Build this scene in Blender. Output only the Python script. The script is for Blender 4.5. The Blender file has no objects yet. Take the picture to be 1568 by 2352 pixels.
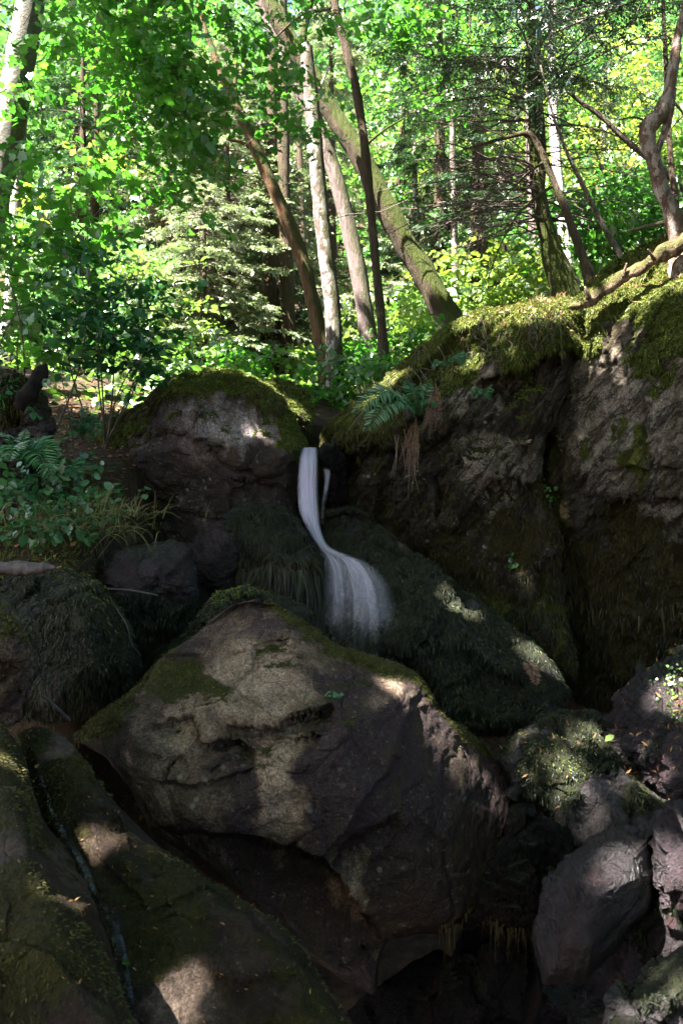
import bpy, math, random
import numpy as np
R = np.random.default_rng(7)
random.seed(7)
sc = bpy.context.scene
COL = sc.collection
KF = 0.6 / 1176.0                       # tangent of the view angle per photo unit (photo taken as 1568 x 2352)
def P(px, py, d): return np.array([(px - 784) * KF * d, d, (1176 - py) * KF * d])
def PP(a): return np.array([P(*q[:3]) for q in a])
SUN = np.array([-0.45, -0.36, 0.82]); SUN /= np.linalg.norm(SUN)

# ------------------------------------------------------------------ noise
_perm = np.random.default_rng(3).permutation(256)
_grad = np.random.default_rng(4).normal(size=(256, 3)); _grad /= np.linalg.norm(_grad, axis=1)[:, None]
def noise(p):
    p = np.asarray(p, float); i = np.floor(p).astype(int); f = p - i
    u = f * f * f * (f * (f * 6 - 15) + 10); out = 0
    for dx in (0, 1):
        wx = u[:, 0] if dx else 1 - u[:, 0]
        for dy in (0, 1):
            wy = u[:, 1] if dy else 1 - u[:, 1]
            for dz in (0, 1):
                wz = u[:, 2] if dz else 1 - u[:, 2]
                h = _perm[(_perm[(_perm[(i[:, 0] + dx) & 255] + i[:, 1] + dy) & 255] + i[:, 2] + dz) & 255]
                g = _grad[h]
                out = out + wx * wy * wz * ((f[:, 0] - dx) * g[:, 0] + (f[:, 1] - dy) * g[:, 1] + (f[:, 2] - dz) * g[:, 2])
    return out * 1.6
def fbm(p, o=4, gain=.5):
    s = 0; a = 1.0; p = np.asarray(p, float)
    for k in range(o):
        s = s + a * noise(p + 17.3 * k); p = p * 2.03; a *= gain
    return s
def ridged(p, o=4):
    s = 0; a = 1.0; p = np.asarray(p, float)
    for k in range(o):
        s = s + a * (1 - 2 * np.abs(noise(p + 9.1 * k))); p = p * 2.1; a *= .5
    return s - .9
_jit = np.random.default_rng(5).random((256, 3)); _dir = np.random.default_rng(6).normal(size=(256, 3))
def worley(p):
    p = np.asarray(p, float); c = np.floor(p).astype(int); b1 = np.full(len(p), 1e9); b2 = b1.copy(); hid = np.zeros(len(p), int); rel = np.zeros_like(p)
    for dx in (-1, 0, 1):
        for dy in (-1, 0, 1):
            for dz in (-1, 0, 1):
                q = c + (dx, dy, dz); h = _perm[(_perm[(_perm[q[:, 0] & 255] + q[:, 1]) & 255] + q[:, 2]) & 255]
                w = p - (q + _jit[h]); d = (w * w).sum(1); n = d < b1
                b2 = np.where(n, b1, np.minimum(b2, d)); b1 = np.where(n, d, b1); hid = np.where(n, h, hid); rel = np.where(n[:, None], w, rel)
    return hid, rel, np.sqrt(b2) - np.sqrt(b1)
def chips(p, size, amp, crack):
    """broken stone: every cell is a plane of its own tilt, with a thin joint between cells"""
    q = p / size; q = q + .22 * np.stack([noise(q * 1.3), noise(q * 1.3 + 40), noise(q * 1.3 + 80)], 1)
    h, r, e = worley(q); d = _dir[h]
    return amp * ((r * d).sum(1) * .8 + d[:, 0] * .35) - crack * (1 - sstep(0, .10, e))
def sstep(a, b, x):
    t = np.clip((np.asarray(x, float) - a) / (b - a), 0, 1); return t * t * (3 - 2 * t)
def unit(v): return v / np.maximum(np.linalg.norm(v, axis=-1, keepdims=True), 1e-9)

# ------------------------------------------------------------------ objects
def tag(o, label=None, cat=None, group=None, kind=None):
    if label: o['label'] = label
    if cat: o['category'] = cat
    if group: o['group'] = group
    if kind: o['kind'] = kind
    return o
def empty(name, loc, label, cat, group=None):
    o = bpy.data.objects.new(name, None); COL.objects.link(o); o.location = tuple(float(v) for v in loc)
    o.empty_display_size = .1
    return tag(o, label, cat, group)
def mesh(name, V, F, mat, parent=None, origin=None, attrs=None, smooth=True, uv=None, mi=None):
    """F: list of (n,k) int arrays.  V is in world space."""
    V = np.asarray(V, float)
    if parent is not None: off = np.array(parent.location)
    elif origin is not None: off = np.asarray(origin, float)
    else: off = np.zeros(3)
    me = bpy.data.meshes.new(name)
    F = [np.asarray(f, np.int32) for f in (F if isinstance(F, list) else [F]) if len(f)]
    me.vertices.add(len(V)); me.vertices.foreach_set('co', (V - off).astype(np.float32).ravel())
    idx = np.concatenate([f.ravel() for f in F]); tot = np.concatenate([np.full(len(f), f.shape[1], np.int32) for f in F])
    st = np.concatenate([[0], np.cumsum(tot)[:-1]]).astype(np.int32)
    me.loops.add(len(idx)); me.loops.foreach_set('vertex_index', idx)
    me.polygons.add(len(tot)); me.polygons.foreach_set('loop_start', st); me.polygons.foreach_set('loop_total', tot)
    if smooth: me.polygons.foreach_set('use_smooth', np.ones(len(tot), bool))
    for k, a in (attrs or {}).items():
        at = me.attributes.new(k, 'FLOAT', 'POINT'); at.data.foreach_set('value', np.asarray(a, np.float32))
    if uv is not None:
        l = me.uv_layers.new(name='UVMap'); l.data.foreach_set('uv', np.asarray(uv, np.float32)[idx].ravel())
    if mi is not None: me.polygons.foreach_set('material_index', np.concatenate([np.full(len(f), k, np.int32) for f, k in zip(F, mi)]))
    me.update(calc_edges=True)
    if isinstance(mat, (list, tuple)):
        for m in mat: me.materials.append(m)
    else: me.materials.append(mat)
    o = bpy.data.objects.new(name, me); COL.objects.link(o)
    if parent is not None: o.parent = parent
    elif origin is not None: o.location = tuple(float(v) for v in off)
    return o
def copy_tree(o, parent=None):
    c = o.copy(); COL.objects.link(c); c.parent = parent
    for ch in list(o.children): copy_tree(ch, c)
    return c

# ------------------------------------------------------------------ materials
class NT:
    def __init__(s, name):
        s.m = bpy.data.materials.new(name); s.m.use_nodes = True; s.t = s.m.node_tree; s.t.nodes.clear()
        s.out = s.n('ShaderNodeOutputMaterial')
    def n(s, typ, **kw):
        nd = s.t.nodes.new(typ)
        for k, v in kw.items(): setattr(nd, k, v)
        return nd
    def l(s, a, b): s.t.links.new(a, b)
    def put(s, sock, v):
        if hasattr(v, 'is_output') or isinstance(v, bpy.types.NodeSocket): s.l(v, sock)
        elif isinstance(v, (tuple, list)) and len(v) == 3 and sock.type == 'RGBA': sock.default_value = (*v, 1)
        else: sock.default_value = v
    def pos(s, scale=(1, 1, 1)):
        g = s.n('ShaderNodeNewGeometry'); m = s.n('ShaderNodeMapping'); m.inputs['Scale'].default_value = scale
        s.l(g.outputs['Position'], m.inputs['Vector']); return m.outputs[0]
    def noise(s, vec, scale, detail=4, rough=.6, dist=0.):
        t = s.n('ShaderNodeTexNoise'); s.l(vec, t.inputs['Vector']); t.inputs['Scale'].default_value = scale
        t.inputs['Detail'].default_value = detail; t.inputs['Roughness'].default_value = rough; t.inputs['Distortion'].default_value = dist
        return t.outputs['Fac']
    def vor(s, vec, scale, feature='F1', out='Distance'):
        t = s.n('ShaderNodeTexVoronoi'); t.feature = feature; s.l(vec, t.inputs['Vector']); t.inputs['Scale'].default_value = scale
        return t.outputs[out]
    def ramp(s, fac, stops):
        r = s.n('ShaderNodeValToRGB'); s.l(fac, r.inputs[0]); e = r.color_ramp.elements
        while len(e) < len(stops): e.new(.5)
        for x, (p, c) in zip(e, stops):
            x.position = p; x.color = (*c, 1) if isinstance(c, (tuple, list)) else (c, c, c, 1)
        return r.outputs[0]
    def mix(s, fac, a, b, mode='MIX'):
        m = s.n('ShaderNodeMix', data_type='RGBA', blend_type=mode)
        s.put(m.inputs[0], fac); s.put(m.inputs[6], a); s.put(m.inputs[7], b); return m.outputs[2]
    def math(s, op, a, b=0., c=None, clamp=False):
        m = s.n('ShaderNodeMath', operation=op); m.use_clamp = clamp
        s.put(m.inputs[0], a); s.put(m.inputs[1], b)
        if c is not None: s.put(m.inputs[2], c)
        return m.outputs[0]
    def attr(s, name):
        a = s.n('ShaderNodeAttribute'); a.attribute_name = name; return a.outputs['Fac']
    def bump(s, h, strength, dist, nrm=None):
        b = s.n('ShaderNodeBump'); b.inputs['Strength'].default_value = strength; b.inputs['Distance'].default_value = dist
        s.l(h, b.inputs['Height'])
        if nrm is not None: s.l(nrm, b.inputs['Normal'])
        return b.outputs[0]
    def bsdf(s, color, rough=.8, nrm=None, spec=.4):
        b = s.n('ShaderNodeBsdfPrincipled'); s.put(b.inputs['Base Color'], color); s.put(b.inputs['Roughness'], rough)
        b.inputs['Specular IOR Level'].default_value = spec
        if nrm is not None: s.l(nrm, b.inputs['Normal'])
        return b.outputs[0]
    def done(s, sh): s.l(sh, s.out.inputs['Surface']); return s.m

def rock_material(name, pale, mid, dark, moss, rough=(.55, .85), lichen=.0, stain=None, wetness=0., bed=None, dim=1.):
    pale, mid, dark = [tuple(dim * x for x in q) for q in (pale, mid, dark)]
    t = NT(name); v = t.pos(); v2 = t.pos((1, 1, .45))
    n1 = t.noise(v2, 2.3, 6, .65, .4); n2 = t.noise(v, 9, 7, .72); n3 = t.noise(v, 46, 5, .7)
    tone = t.attr('tone')
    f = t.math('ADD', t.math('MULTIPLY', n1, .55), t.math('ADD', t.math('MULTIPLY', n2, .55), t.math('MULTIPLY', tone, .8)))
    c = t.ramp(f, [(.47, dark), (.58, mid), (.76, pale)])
    c = t.mix(t.ramp(n3, [(.3, .75), (.55, .15)]), c, tuple(.32 * x for x in mid))          # pits and grime specks
    c = t.mix(t.ramp(t.noise(v, 24, 6, .8), [(.58, 0.), (.75, .55)]), c, tuple(min(1, 1.5 * x) for x in pale))
    g1 = t.noise(v, 95, 4, .85); c = t.mix(1., c, t.ramp(g1, [(.36, .45), (.5, .95), (.64, 1.75)]), 'MULTIPLY')   # mineral grain
    if bed:
        gg = t.n('ShaderNodeNewGeometry'); cb = t.n('ShaderNodeCombineXYZ')
        for k, (ax, sc_) in enumerate(zip(bed, (1.3, 1.3, 8.))):
            dt = t.n('ShaderNodeVectorMath', operation='DOT_PRODUCT'); t.l(gg.outputs['Position'], dt.inputs[0]); dt.inputs[1].default_value = tuple(sc_ * x for x in ax); t.l(dt.outputs['Value'], cb.inputs[k])
        bn = t.noise(cb.outputs[0], 2.2, 6, .7, .5); crk = t.ramp(bn, [(.40, 0.), (.455, 1.), (.49, 0.)])
        c = t.mix(t.math('MULTIPLY', crk, .75), c, tuple(.4 * x for x in dark)); c = t.mix(1., c, t.ramp(bn, [(.3, .7), (.7, 1.3)]), 'MULTIPLY')
    if stain: c = t.mix(t.ramp(t.noise(t.pos((1.5, 1.5, .35)), 3.3, 6, .7, .6), [(.5, 0.), (.68, .75)]), c, stain)
    if lichen > 0:
        d = t.vor(t.mix(.08, v, t.n('ShaderNodeTexNoise').outputs['Color'], 'ADD'), 17)
        l = t.math('MULTIPLY', t.ramp(d, [(.16, 1.), (.3, 0.)]), t.ramp(t.noise(v, 3.1, 3), [(.54, 0.), (.66, lichen)]))
        c = t.mix(l, c, (.36, .39, .33))
    mc = t.mix(t.ramp(t.noise(v, 5, 5, .7), [(.35, 0.), (.68, 1.)]), moss[0], moss[1])
    mc = t.mix(t.attr('hue'), mc, t.mix(n2, (.012, .008, .003), (.060, .040, .008)))
    mc = t.mix(t.ramp(t.noise(v, 60, 4, .7), [(.35, .7), (.6, 0.)]), mc, tuple(.3 * x for x in moss[0]))
    mf = t.math('ADD', t.attr('moss'), t.math('MULTIPLY', t.math('SUBTRACT', t.noise(v, 13, 6, .75), .5), 1.3))
    mf = t.ramp(mf, [(.42, 0.), (.58, 1.)])
    c = t.mix(mf, c, mc)
    r = t.ramp(n2, [(.3, rough[0]), (.7, rough[1])])
    r = t.math('MAXIMUM', r, t.math('MULTIPLY', mf, .85))
    h = t.math('ADD', t.math('MULTIPLY', n2, .6), t.math('ADD', t.math('MULTIPLY', n3, .22), t.math('MULTIPLY', t.noise(v, 130, 3, .7), .1)))
    h = t.math('ADD', h, t.math('MULTIPLY', g1, .16))
    if bed: h = t.math('SUBTRACT', t.math('ADD', h, t.math('MULTIPLY', bn, 1.2)), t.math('MULTIPLY', crk, .5))
    cr = t.vor(t.mix(.35, v2, t.n('ShaderNodeTexNoise').outputs['Color'], 'ADD'), 3.4, 'DISTANCE_TO_EDGE')
    h = t.math('ADD', h, t.math('MULTIPLY', t.ramp(cr, [(.0, 0.), (.03, 1.)]), .12))
    h = t.math('ADD', h, t.math('MULTIPLY', t.math('MULTIPLY', t.noise(v, 75, 3, .8), mf), .5))
    return t.done(t.bsdf(c, r, t.bump(h, .9, .07), .14 + wetness))

def leaf_material(name, cols, trans, gloss=.12, tw=.45, rough=.35):
    t = NT(name); rnd = t.attr('rnd')
    oi = t.n('ShaderNodeObjectInfo').outputs['Random']
    f = t.math('ADD', t.math('MULTIPLY', rnd, .8), t.math('MULTIPLY', oi, .2))
    n = len(cols)
    c = t.ramp(f, [(i / max(1, n - 1), q) for i, q in enumerate(cols)])
    d = t.n('ShaderNodeBsdfDiffuse'); t.l(c, d.inputs[0])
    tr = t.n('ShaderNodeBsdfTranslucent'); t.put(tr.inputs[0], t.mix(1., c, trans, 'MULTIPLY'))
    g = t.n('ShaderNodeBsdfGlossy'); g.inputs['Roughness'].default_value = rough; g.inputs[0].default_value = (1, 1, 1, 1)
    m1 = t.n('ShaderNodeMixShader'); m1.inputs[0].default_value = tw; t.l(d.outputs[0], m1.inputs[1]); t.l(tr.outputs[0], m1.inputs[2])
    m2 = t.n('ShaderNodeMixShader'); t.l(m1.outputs[0], m2.inputs[1]); t.l(g.outputs[0], m2.inputs[2])
    m2.inputs[0].default_value = gloss * .8
    return t.done(m2.outputs[0])

def bark_material(name, base, dark, moss=None, mossy=.5, vscale=.16, patches=None):
    t = NT(name); v = t.pos((1, 1, vscale)); w = t.pos()
    n = t.noise(v, 26, 6, .7, .3); big = t.noise(w, 5, 4, .6)
    c = t.ramp(n, [(.33, dark), (.62, base)])
    if patches: c = t.mix(t.ramp(t.noise(t.pos((1, 1, .55)), 11, 5, .75), [(.50, 0.), (.54, 1.)]), c, patches)
    if moss:
        side = t.attr('moss')
        f = t.ramp(t.math('ADD', side, t.math('MULTIPLY', t.math('SUBTRACT', t.noise(w, 9, 5, .7), .5), 1.2)), [(.5 - .1, 0.), (.62, mossy)])
        c = t.mix(f, c, t.mix(big, moss, tuple(.45 * x for x in moss)))
    return t.done(t.bsdf(c, .85, t.bump(t.math('ADD', n, t.math('MULTIPLY', t.noise(w, 70, 3), .3)), .95, .05), .2))

def plain_material(name, a, b, scale=20, rough=.8, bump=.4, spec=.3):
    t = NT(name); v = t.pos(); n = t.noise(v, scale, 5, .7)
    return t.done(t.bsdf(t.ramp(n, [(.35, a), (.65, b)]), rough, t.bump(n, bump, .02), spec))

def blade_material(name, cols, rough=.6, spec=.3, tw=.25):
    t = NT(name); n = len(cols)
    c = t.ramp(t.attr('rnd'), [(i / max(1, n - 1), q) for i, q in enumerate(cols)])
    b = t.bsdf(c, rough, None, spec)
    tr = t.n('ShaderNodeBsdfTranslucent'); t.l(c, tr.inputs[0])
    m = t.n('ShaderNodeMixShader'); m.inputs[0].default_value = tw; t.l(b, m.inputs[1]); t.l(tr.outputs[0], m.inputs[2])
    return t.done(m.outputs[0])

MOSS_G = ((.050, .070, .012), (.12, .13, .022)); MOSS_D = ((.007, .008, .005), (.018, .020, .009)); MOSS_B = ((.050, .040, .012), (.085, .075, .016))
M = {}
M['tan'] = rock_material('tan_stone', (.38, .28, .20), (.145, .100, .074), (.040, .027, .031), ((.034, .040, .008), (.075, .072, .014)), (.5, .85), .35, (.050, .042, .018), dim=.85)
M['upper'] = rock_material('grey_brown_stone', (.29, .24, .24), (.115, .084, .076), (.036, .024, .022), ((.05, .055, .012), (.10, .11, .02)), (.5, .85), .8, (.060, .036, .018), dim=1.)
M['cliff'] = rock_material('cliff_stone', (.23, .19, .155), (.10, .080, .062), (.030, .023, .018), ((.045, .058, .010), (.12, .12, .02)), (.5, .85), .5, (.055, .042, .013), bed=((.57, 0, .82), (.2, 1, .1), (.82, .1, -.57)), dim=1.05)
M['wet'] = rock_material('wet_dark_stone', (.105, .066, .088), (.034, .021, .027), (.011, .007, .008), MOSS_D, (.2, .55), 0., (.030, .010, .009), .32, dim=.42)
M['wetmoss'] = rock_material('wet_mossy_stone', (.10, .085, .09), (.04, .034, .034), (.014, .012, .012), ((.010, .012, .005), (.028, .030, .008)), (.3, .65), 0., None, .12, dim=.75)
M['black'] = rock_material('shaded_wet_stone', (.03, .019, .022), (.008, .005, .006), (.003, .002, .002), MOSS_D, (.2, .6), 0., (.02, .006, .005), .0, dim=.5)  # near-black wet stone, with the shade of the gaps put into the colour
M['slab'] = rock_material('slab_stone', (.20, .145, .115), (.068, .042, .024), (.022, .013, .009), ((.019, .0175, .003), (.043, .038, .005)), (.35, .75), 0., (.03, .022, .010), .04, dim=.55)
M['moss_green'] = blade_material('moss_green', [(.032, .046, .008), (.078, .104, .013), (.15, .17, .027)])
M['moss_olive'] = blade_material('moss_olive', [(.020, .020, .006), (.048, .048, .009), (.09, .085, .018)])
M['moss_wet'] = blade_material('moss_wet', [(.005, .005, .004), (.010, .011, .008), (.014, .018, .009), (.032, .055, .016)], .5, .35)
M['moss_brown'] = blade_material('moss_brown', [(.016, .011, .004), (.040, .028, .007), (.065, .050, .010)])
M['grass'] = blade_material('grass_blade', [(.035, .055, .012), (.08, .10, .025), (.24, .20, .11)], .5, .3, .4)
M['root'] = plain_material('root_bark', (.07, .045, .03), (.17, .12, .085), 30)
M['dead_leaf'] = blade_material('dead_leaf', [(.10, .045, .02), (.24, .11, .05), (.34, .20, .09)], .6, .3, .3)
M['leaf_mid'] = leaf_material('leaf_green', [(.024, .085, .012), (.05, .15, .02), (.095, .21, .03)], (1.35, 1.8, .9), .06, .55)
M['leaf_lit'] = leaf_material('leaf_sunlit', [(.05, .13, .018), (.10, .20, .03), (.20, .27, .05)], (1.35, 1.5, 1.0), .13)  # lighter green leaf, with sunlight put into its colour
M['leaf_far'] = leaf_material('leaf_far', [(.030, .105, .020), (.066, .17, .038), (.14, .24, .075)], (1.25, 1.6, 1.0), .14)
M['leaf_teal'] = leaf_material('leaf_shade', [(.014, .070, .024), (.026, .11, .034), (.045, .15, .044)], (1.2, 1.6, .8), .06, .3)  # darker bluish leaf, with shade put into its colour
M['leaf_yellow'] = leaf_material('leaf_yellow', [(.07, .17, .025), (.15, .26, .05), (.30, .36, .14)], (1.5, 1.3, .6), .08)
M['leaf_red'] = leaf_material('leaf_russet', [(.09, .05, .03), (.19, .10, .075), (.27, .17, .13)], (1.3, 1.0, .8), .15, .3)
M['fern'] = leaf_material('fern_green', [(.018, .085, .030), (.035, .14, .045), (.06, .18, .05)], (1.2, 1.5, .8), .08, .35)
M['fern_dead'] = leaf_material('fern_brown', [(.10, .045, .025), (.18, .085, .05), (.22, .12, .08)], (1.2, 1., .8), .05, .3)
M['needle_lit'] = leaf_material('needle_sunlit', [(.08, .13, .045), (.17, .22, .10), (.34, .36, .24)], (1.2, 1.3, .9), .26, .25, .35)  # whitish sunlight on the boughs is put into this needle colour
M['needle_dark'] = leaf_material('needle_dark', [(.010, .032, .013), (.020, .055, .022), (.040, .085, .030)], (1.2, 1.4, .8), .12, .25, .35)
M['bark_pale'] = bark_material('bark_pale', (.14, .105, .09), (.045, .032, .026), (.05, .055, .012), .85, .3, (.44, .40, .39))
M['bark_white'] = bark_material('bark_white', (.70, .66, .64), (.30, .25, .22), (.05, .05, .025), .85, 1.6)
M['bark_grey'] = bark_material('bark_grey', (.17, .13, .12), (.07, .05, .045), (.06, .07, .02), .7, .2)
M['bark_mossy'] = bark_material('bark_mossy', (.075, .055, .034), (.026, .019, .012), (.052, .068, .009), 1., .2)
M['bark_red'] = bark_material('bark_red', (.19, .12, .09), (.06, .036, .027), (.05, .055, .015), .5, .3, (.33, .27, .24))
M['bark_log'] = bark_material('bark_log', (.17, .10, .07), (.05, .03, .022), (.06, .07, .012), .8, .3, (.26, .18, .13))
M['bark_brown'] = bark_material('bark_brown', (.085, .054, .038), (.03, .02, .014), (.05, .055, .015), .6, .2)
M['bark_orange'] = bark_material('bark_orange', (.13, .072, .032), (.04, .024, .014), (.05, .06, .012), .95, .2)
M['twig'] = plain_material('twig_bark', (.045, .033, .026), (.12, .09, .075), 25)
M['dead_wood'] = plain_material('dead_wood', (.022, .018, .019), (.08, .066, .066), 14, .6)
M['char'] = plain_material('charred_wood', (.004, .004, .004), (.016, .013, .011), 18, .95, .6, .1)

# ------------------------------------------------------------------ rocks
def polar(outline, cx, cy, n):
    o = np.array(outline, float); th = np.linspace(0, 2 * math.pi, n, endpoint=False)
    D = np.stack([np.cos(th), np.sin(th)], 1); best = np.zeros(n)
    A = o - (cx, cy); B = np.roll(A, -1, 0); E = B - A
    for a, e in zip(A, E):
        den = D[:, 0] * e[1] - D[:, 1] * e[0]; den = np.where(np.abs(den) < 1e-9, 1e-9, den)
        t = (a[0] * e[1] - a[1] * e[0]) / den; s = (a[0] * D[:, 1] - a[1] * D[:, 0]) / den
        ok = (t > 0) & (s >= -1e-6) & (s <= 1 + 1e-6); best = np.where(ok, np.maximum(best, t), best)
    k = np.array([1, 2, 3, 2, 1.]) / 9
    ext = np.concatenate([best[-2:], best, best[:2]])
    return th, np.convolve(ext, k, 'valid')
def pline(q, pl):
    """signed distance to a polyline (positive on its right-hand side going along it, in image axes y down = below when drawn left to right)"""
    best = np.full(len(q), 1e9); sg = np.zeros(len(q)); pl = np.array(pl, float)
    endf = np.ones(len(q))
    for i, (a, b) in enumerate(zip(pl[:-1], pl[1:])):
        e = b - a; w = q - a; L = e @ e; t = (w @ e) / L; tc = np.clip(t, 0, 1)
        d = np.linalg.norm(w - tc[:, None] * e, axis=1); s = np.sign(e[0] * w[:, 1] - e[1] * w[:, 0])
        up = d < best; best = np.where(up, d, best); sg = np.where(up, s, sg)
        over = np.maximum(-t if i == 0 else np.full(len(q), -1), (t - 1) if i == len(pl) - 2 else np.full(len(q), -1)) * math.sqrt(L)
        endf = np.where(up, 1 - sstep(0, 40, over), endf)
    return best * sg, endf
def softmax2(a, b, k): return np.logaddexp(a / k, b / k) * k

ROCKS = {}
def rock(name, label, outline, d, T, back=.6, tilt=(0, 0), c=None, facets=(), nfac=6, ledges=(), amp=.02, freq=2.2, rid=.012,
         mat='tan', n=(300, 110), seed=1, moss=None, tones=(), power=2., cat='rock', group=None, parent=None, soft=.012, strata=None, chip=(.34, .035, .012), chip2=(.10, .011, .005), hue=None, along=None):
    o = np.array(outline, float); cx, cy = c if c else o.mean(0)
    th, rb = polar(outline, cx, cy, n[0]); rg = np.random.default_rng(seed)
    wob = fbm(np.stack([np.cos(th) * 6, np.sin(th) * 6, np.full(n[0], seed * 3.7)], 1), 4) * 5.5
    rb = np.maximum(rb + wob, 4)
    nf = n[1]; nb = 22
    tf = np.linspace(0, 1, nf); rf = np.sin(tf * math.pi / 2) * .6 + tf * .4
    tb = np.linspace(0, 1, nb + 1)[1:]; rbk = np.cos(tb * math.pi / 2 * .97)
    r = np.concatenate([rf, rbk]); fr = np.concatenate([np.ones(nf, bool), np.zeros(nb, bool)])
    r[0] = .002; r[-1] = .002
    rr, tt = np.meshgrid(r, th, indexing='ij'); bb = np.broadcast_to(rb, rr.shape)
    px = cx + rr * bb * np.cos(tt); py = cy + rr * bb * np.sin(tt)
    def rim(px, py): return d + tilt[0] * (px - cx) / 1000 + tilt[1] * (py - cy) / 1000
    dome = np.sqrt(np.clip(1 - np.clip(rr, 0, 1) ** power, 0, 1))
    q = np.stack([px.ravel(), py.ravel()], 1); X = rr * np.cos(tt); Y = rr * np.sin(tt)
    t = dome.copy()
    for k in range(nfac):
        nx, ny = rg.normal(size=2) * .55; nz = 1.; l = math.sqrt(nx * nx + ny * ny + 1); cc = rg.uniform(.62, .9)
        t = -softmax2(-t, -((cc * l - nx * X - ny * Y) / nz), .035)
    dep = rim(px, py) - T * t
    for f in facets:
        A = np.array([[a[0], a[1], 1] for a in f], float); co = np.linalg.solve(A, np.array([a[2] for a in f], float))
        pl = co[0] * px + co[1] * py + co[2]
        dep = softmax2(dep, pl, soft)
    dep = np.where(fr[:, None], dep, rim(px, py) + back * np.sqrt(np.clip(1 - rr ** 2, 0, 1)))
    rimw = (1 - rr ** 6) * fr[:, None]
    for lg in ledges:
        pl, step, w = lg[:3]
        wig = fbm(np.stack([q[:, 0] / 30, q[:, 1] / 30, np.full(len(q), seed + .5)], 1), 3) * 6
        s, e = pline(q, pl); s = (s + wig).reshape(px.shape); e = e.reshape(px.shape)
        sharp = lg[3] if len(lg) > 3 else 5.
        dep = dep + step * e * rimw * sstep(-sharp, sharp, s) * np.exp(-np.maximum(s, 0) / w)
    x = (px - 784) * KF * dep; z = (1176 - py) * KF * dep; G = np.stack([x, dep, z], -1)
    def normals(G):
        du = np.roll(G, -1, 1) - np.roll(G, 1, 1); dv = np.gradient(G, axis=0); return unit(np.cross(du, dv))
    N = normals(G); 
    if (N[nf // 2, :, 1].mean()) > 0: N = -N
    flat = G.reshape(-1, 3)
    disp = amp * fbm(flat * freq + seed, 5, .55) + rid * ridged(flat * freq * 2.3 + seed * 2, 4)
    if strata:                                                         # thin cleavage steps along a bedding direction
        ax, sp, h = strata; u = (flat @ unit(np.array(ax, float))) / sp + fbm(flat * 1.7, 3) * .9
        cell = np.floor(u); fu = u - cell
        disp = disp + h * (np.sin(cell * 12.9898 + seed) * .6 + (sstep(0, .15, fu) - sstep(.7, 1, fu)) * .5) * sstep(-.3, .3, noise(flat * 1.4 + 5))
    fc = flat if along is None else flat - unit(np.array(along, float)) * (flat @ unit(np.array(along, float)))[:, None] * .68
    disp = disp + chips(fc * (1, 1, 1.25) + seed * 3.3, *chip) + chips(fc + seed * 7.7, *chip2) * sstep(-.35, .25, noise(flat * 2.6 + seed))
    fade = np.where(fr[:, None], 1 - .6 * rr ** 10, .4).ravel()
    G = (flat + N.reshape(-1, 3) * (disp * fade)[:, None]).reshape(G.shape)
    N = normals(G)
    if (N[nf // 2, :, 1].mean()) > 0: N = -N
    flat = G.reshape(-1, 3); nz = N[..., 2].ravel(); nn = fbm(flat * 3.1 + 40, 4)
    mval = moss(q[:, 0], q[:, 1], nz, nn) if moss else sstep(.45, .85, nz + .35 * nn)
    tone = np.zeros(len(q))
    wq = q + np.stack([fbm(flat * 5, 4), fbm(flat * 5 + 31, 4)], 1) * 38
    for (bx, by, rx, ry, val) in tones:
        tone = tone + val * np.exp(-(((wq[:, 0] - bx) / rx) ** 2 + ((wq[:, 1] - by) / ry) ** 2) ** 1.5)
    nr, nt = px.shape; I = np.arange(nr * nt).reshape(nr, nt)
    a = I[:-1]; b = I[1:]
    F = np.stack([a, np.roll(a, -1, 1), np.roll(b, -1, 1), b], -1).reshape(-1, 4)
    caps = [np.array([I[0][::-1]]), np.array([I[-1]])]
    og = flat[fr.repeat(nt)].mean(0); og[2] = flat[:, 2].min()
    ob = mesh(name, flat, [F] + caps, M[mat], origin=og if parent is None else None, parent=parent, attrs={'moss': mval, 'tone': tone, 'hue': hue(q[:, 0], q[:, 1], nn) if hue else np.zeros(len(q))})
    if parent is None: tag(ob, label, cat, group)
    msk = np.repeat(fr, nt)
    ROCKS[label] = dict(o=ob, P=flat, N=N.reshape(-1, 3), m=mval, q=q, front=msk & (np.repeat(r, nt) > .01))
    # area weight for scattering
    ar = np.linalg.norm(np.cross(np.roll(G, -1, 1) - G, np.gradient(G, axis=0)), axis=-1).ravel(); ROCKS[label]['a'] = ar
    return ROCKS[label]

def ribbons(p0, dr, L, W, sag=0., nseg=2, side=None, wav=0., rg=R):
    """tapering ribbons: returns V, F, rnd"""
    n = len(p0); dr = unit(dr)
    if side is None: side = unit(np.cross(dr, rg.normal(size=(n, 3))))
    L = np.broadcast_to(L, n); W = np.broadcast_to(W, n); V = []
    t = np.linspace(0, 1, nseg + 1)
    for k, s in enumerate(t):
        c = p0 + dr * (L * s)[:, None] + np.array([0, 0, -1.]) * (sag * L * s * s)[:, None]
        if wav: c = c + rg.normal(size=(n, 3)) * (wav * L * s)[:, None]
        w = (W * (1 - s) ** .7 * .5)[:, None]
        if k < nseg: V += [c - side * w, c + side * w]
        else: V += [c]
    m = 2 * nseg + 1; V = np.stack(V, 1).reshape(-1, 3); b = np.arange(n)[:, None] * m
    Fq = [b + np.array([[2 * k, 2 * k + 1, 2 * k + 3, 2 * k + 2]]) for k in range(nseg - 1)]
    Ft = b + np.array([[2 * nseg - 2, 2 * nseg - 1, 2 * nseg]])
    F = ([np.concatenate(Fq)] if Fq else []) + [Ft]
    return V, F, np.repeat(rg.random(n), m)

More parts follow.
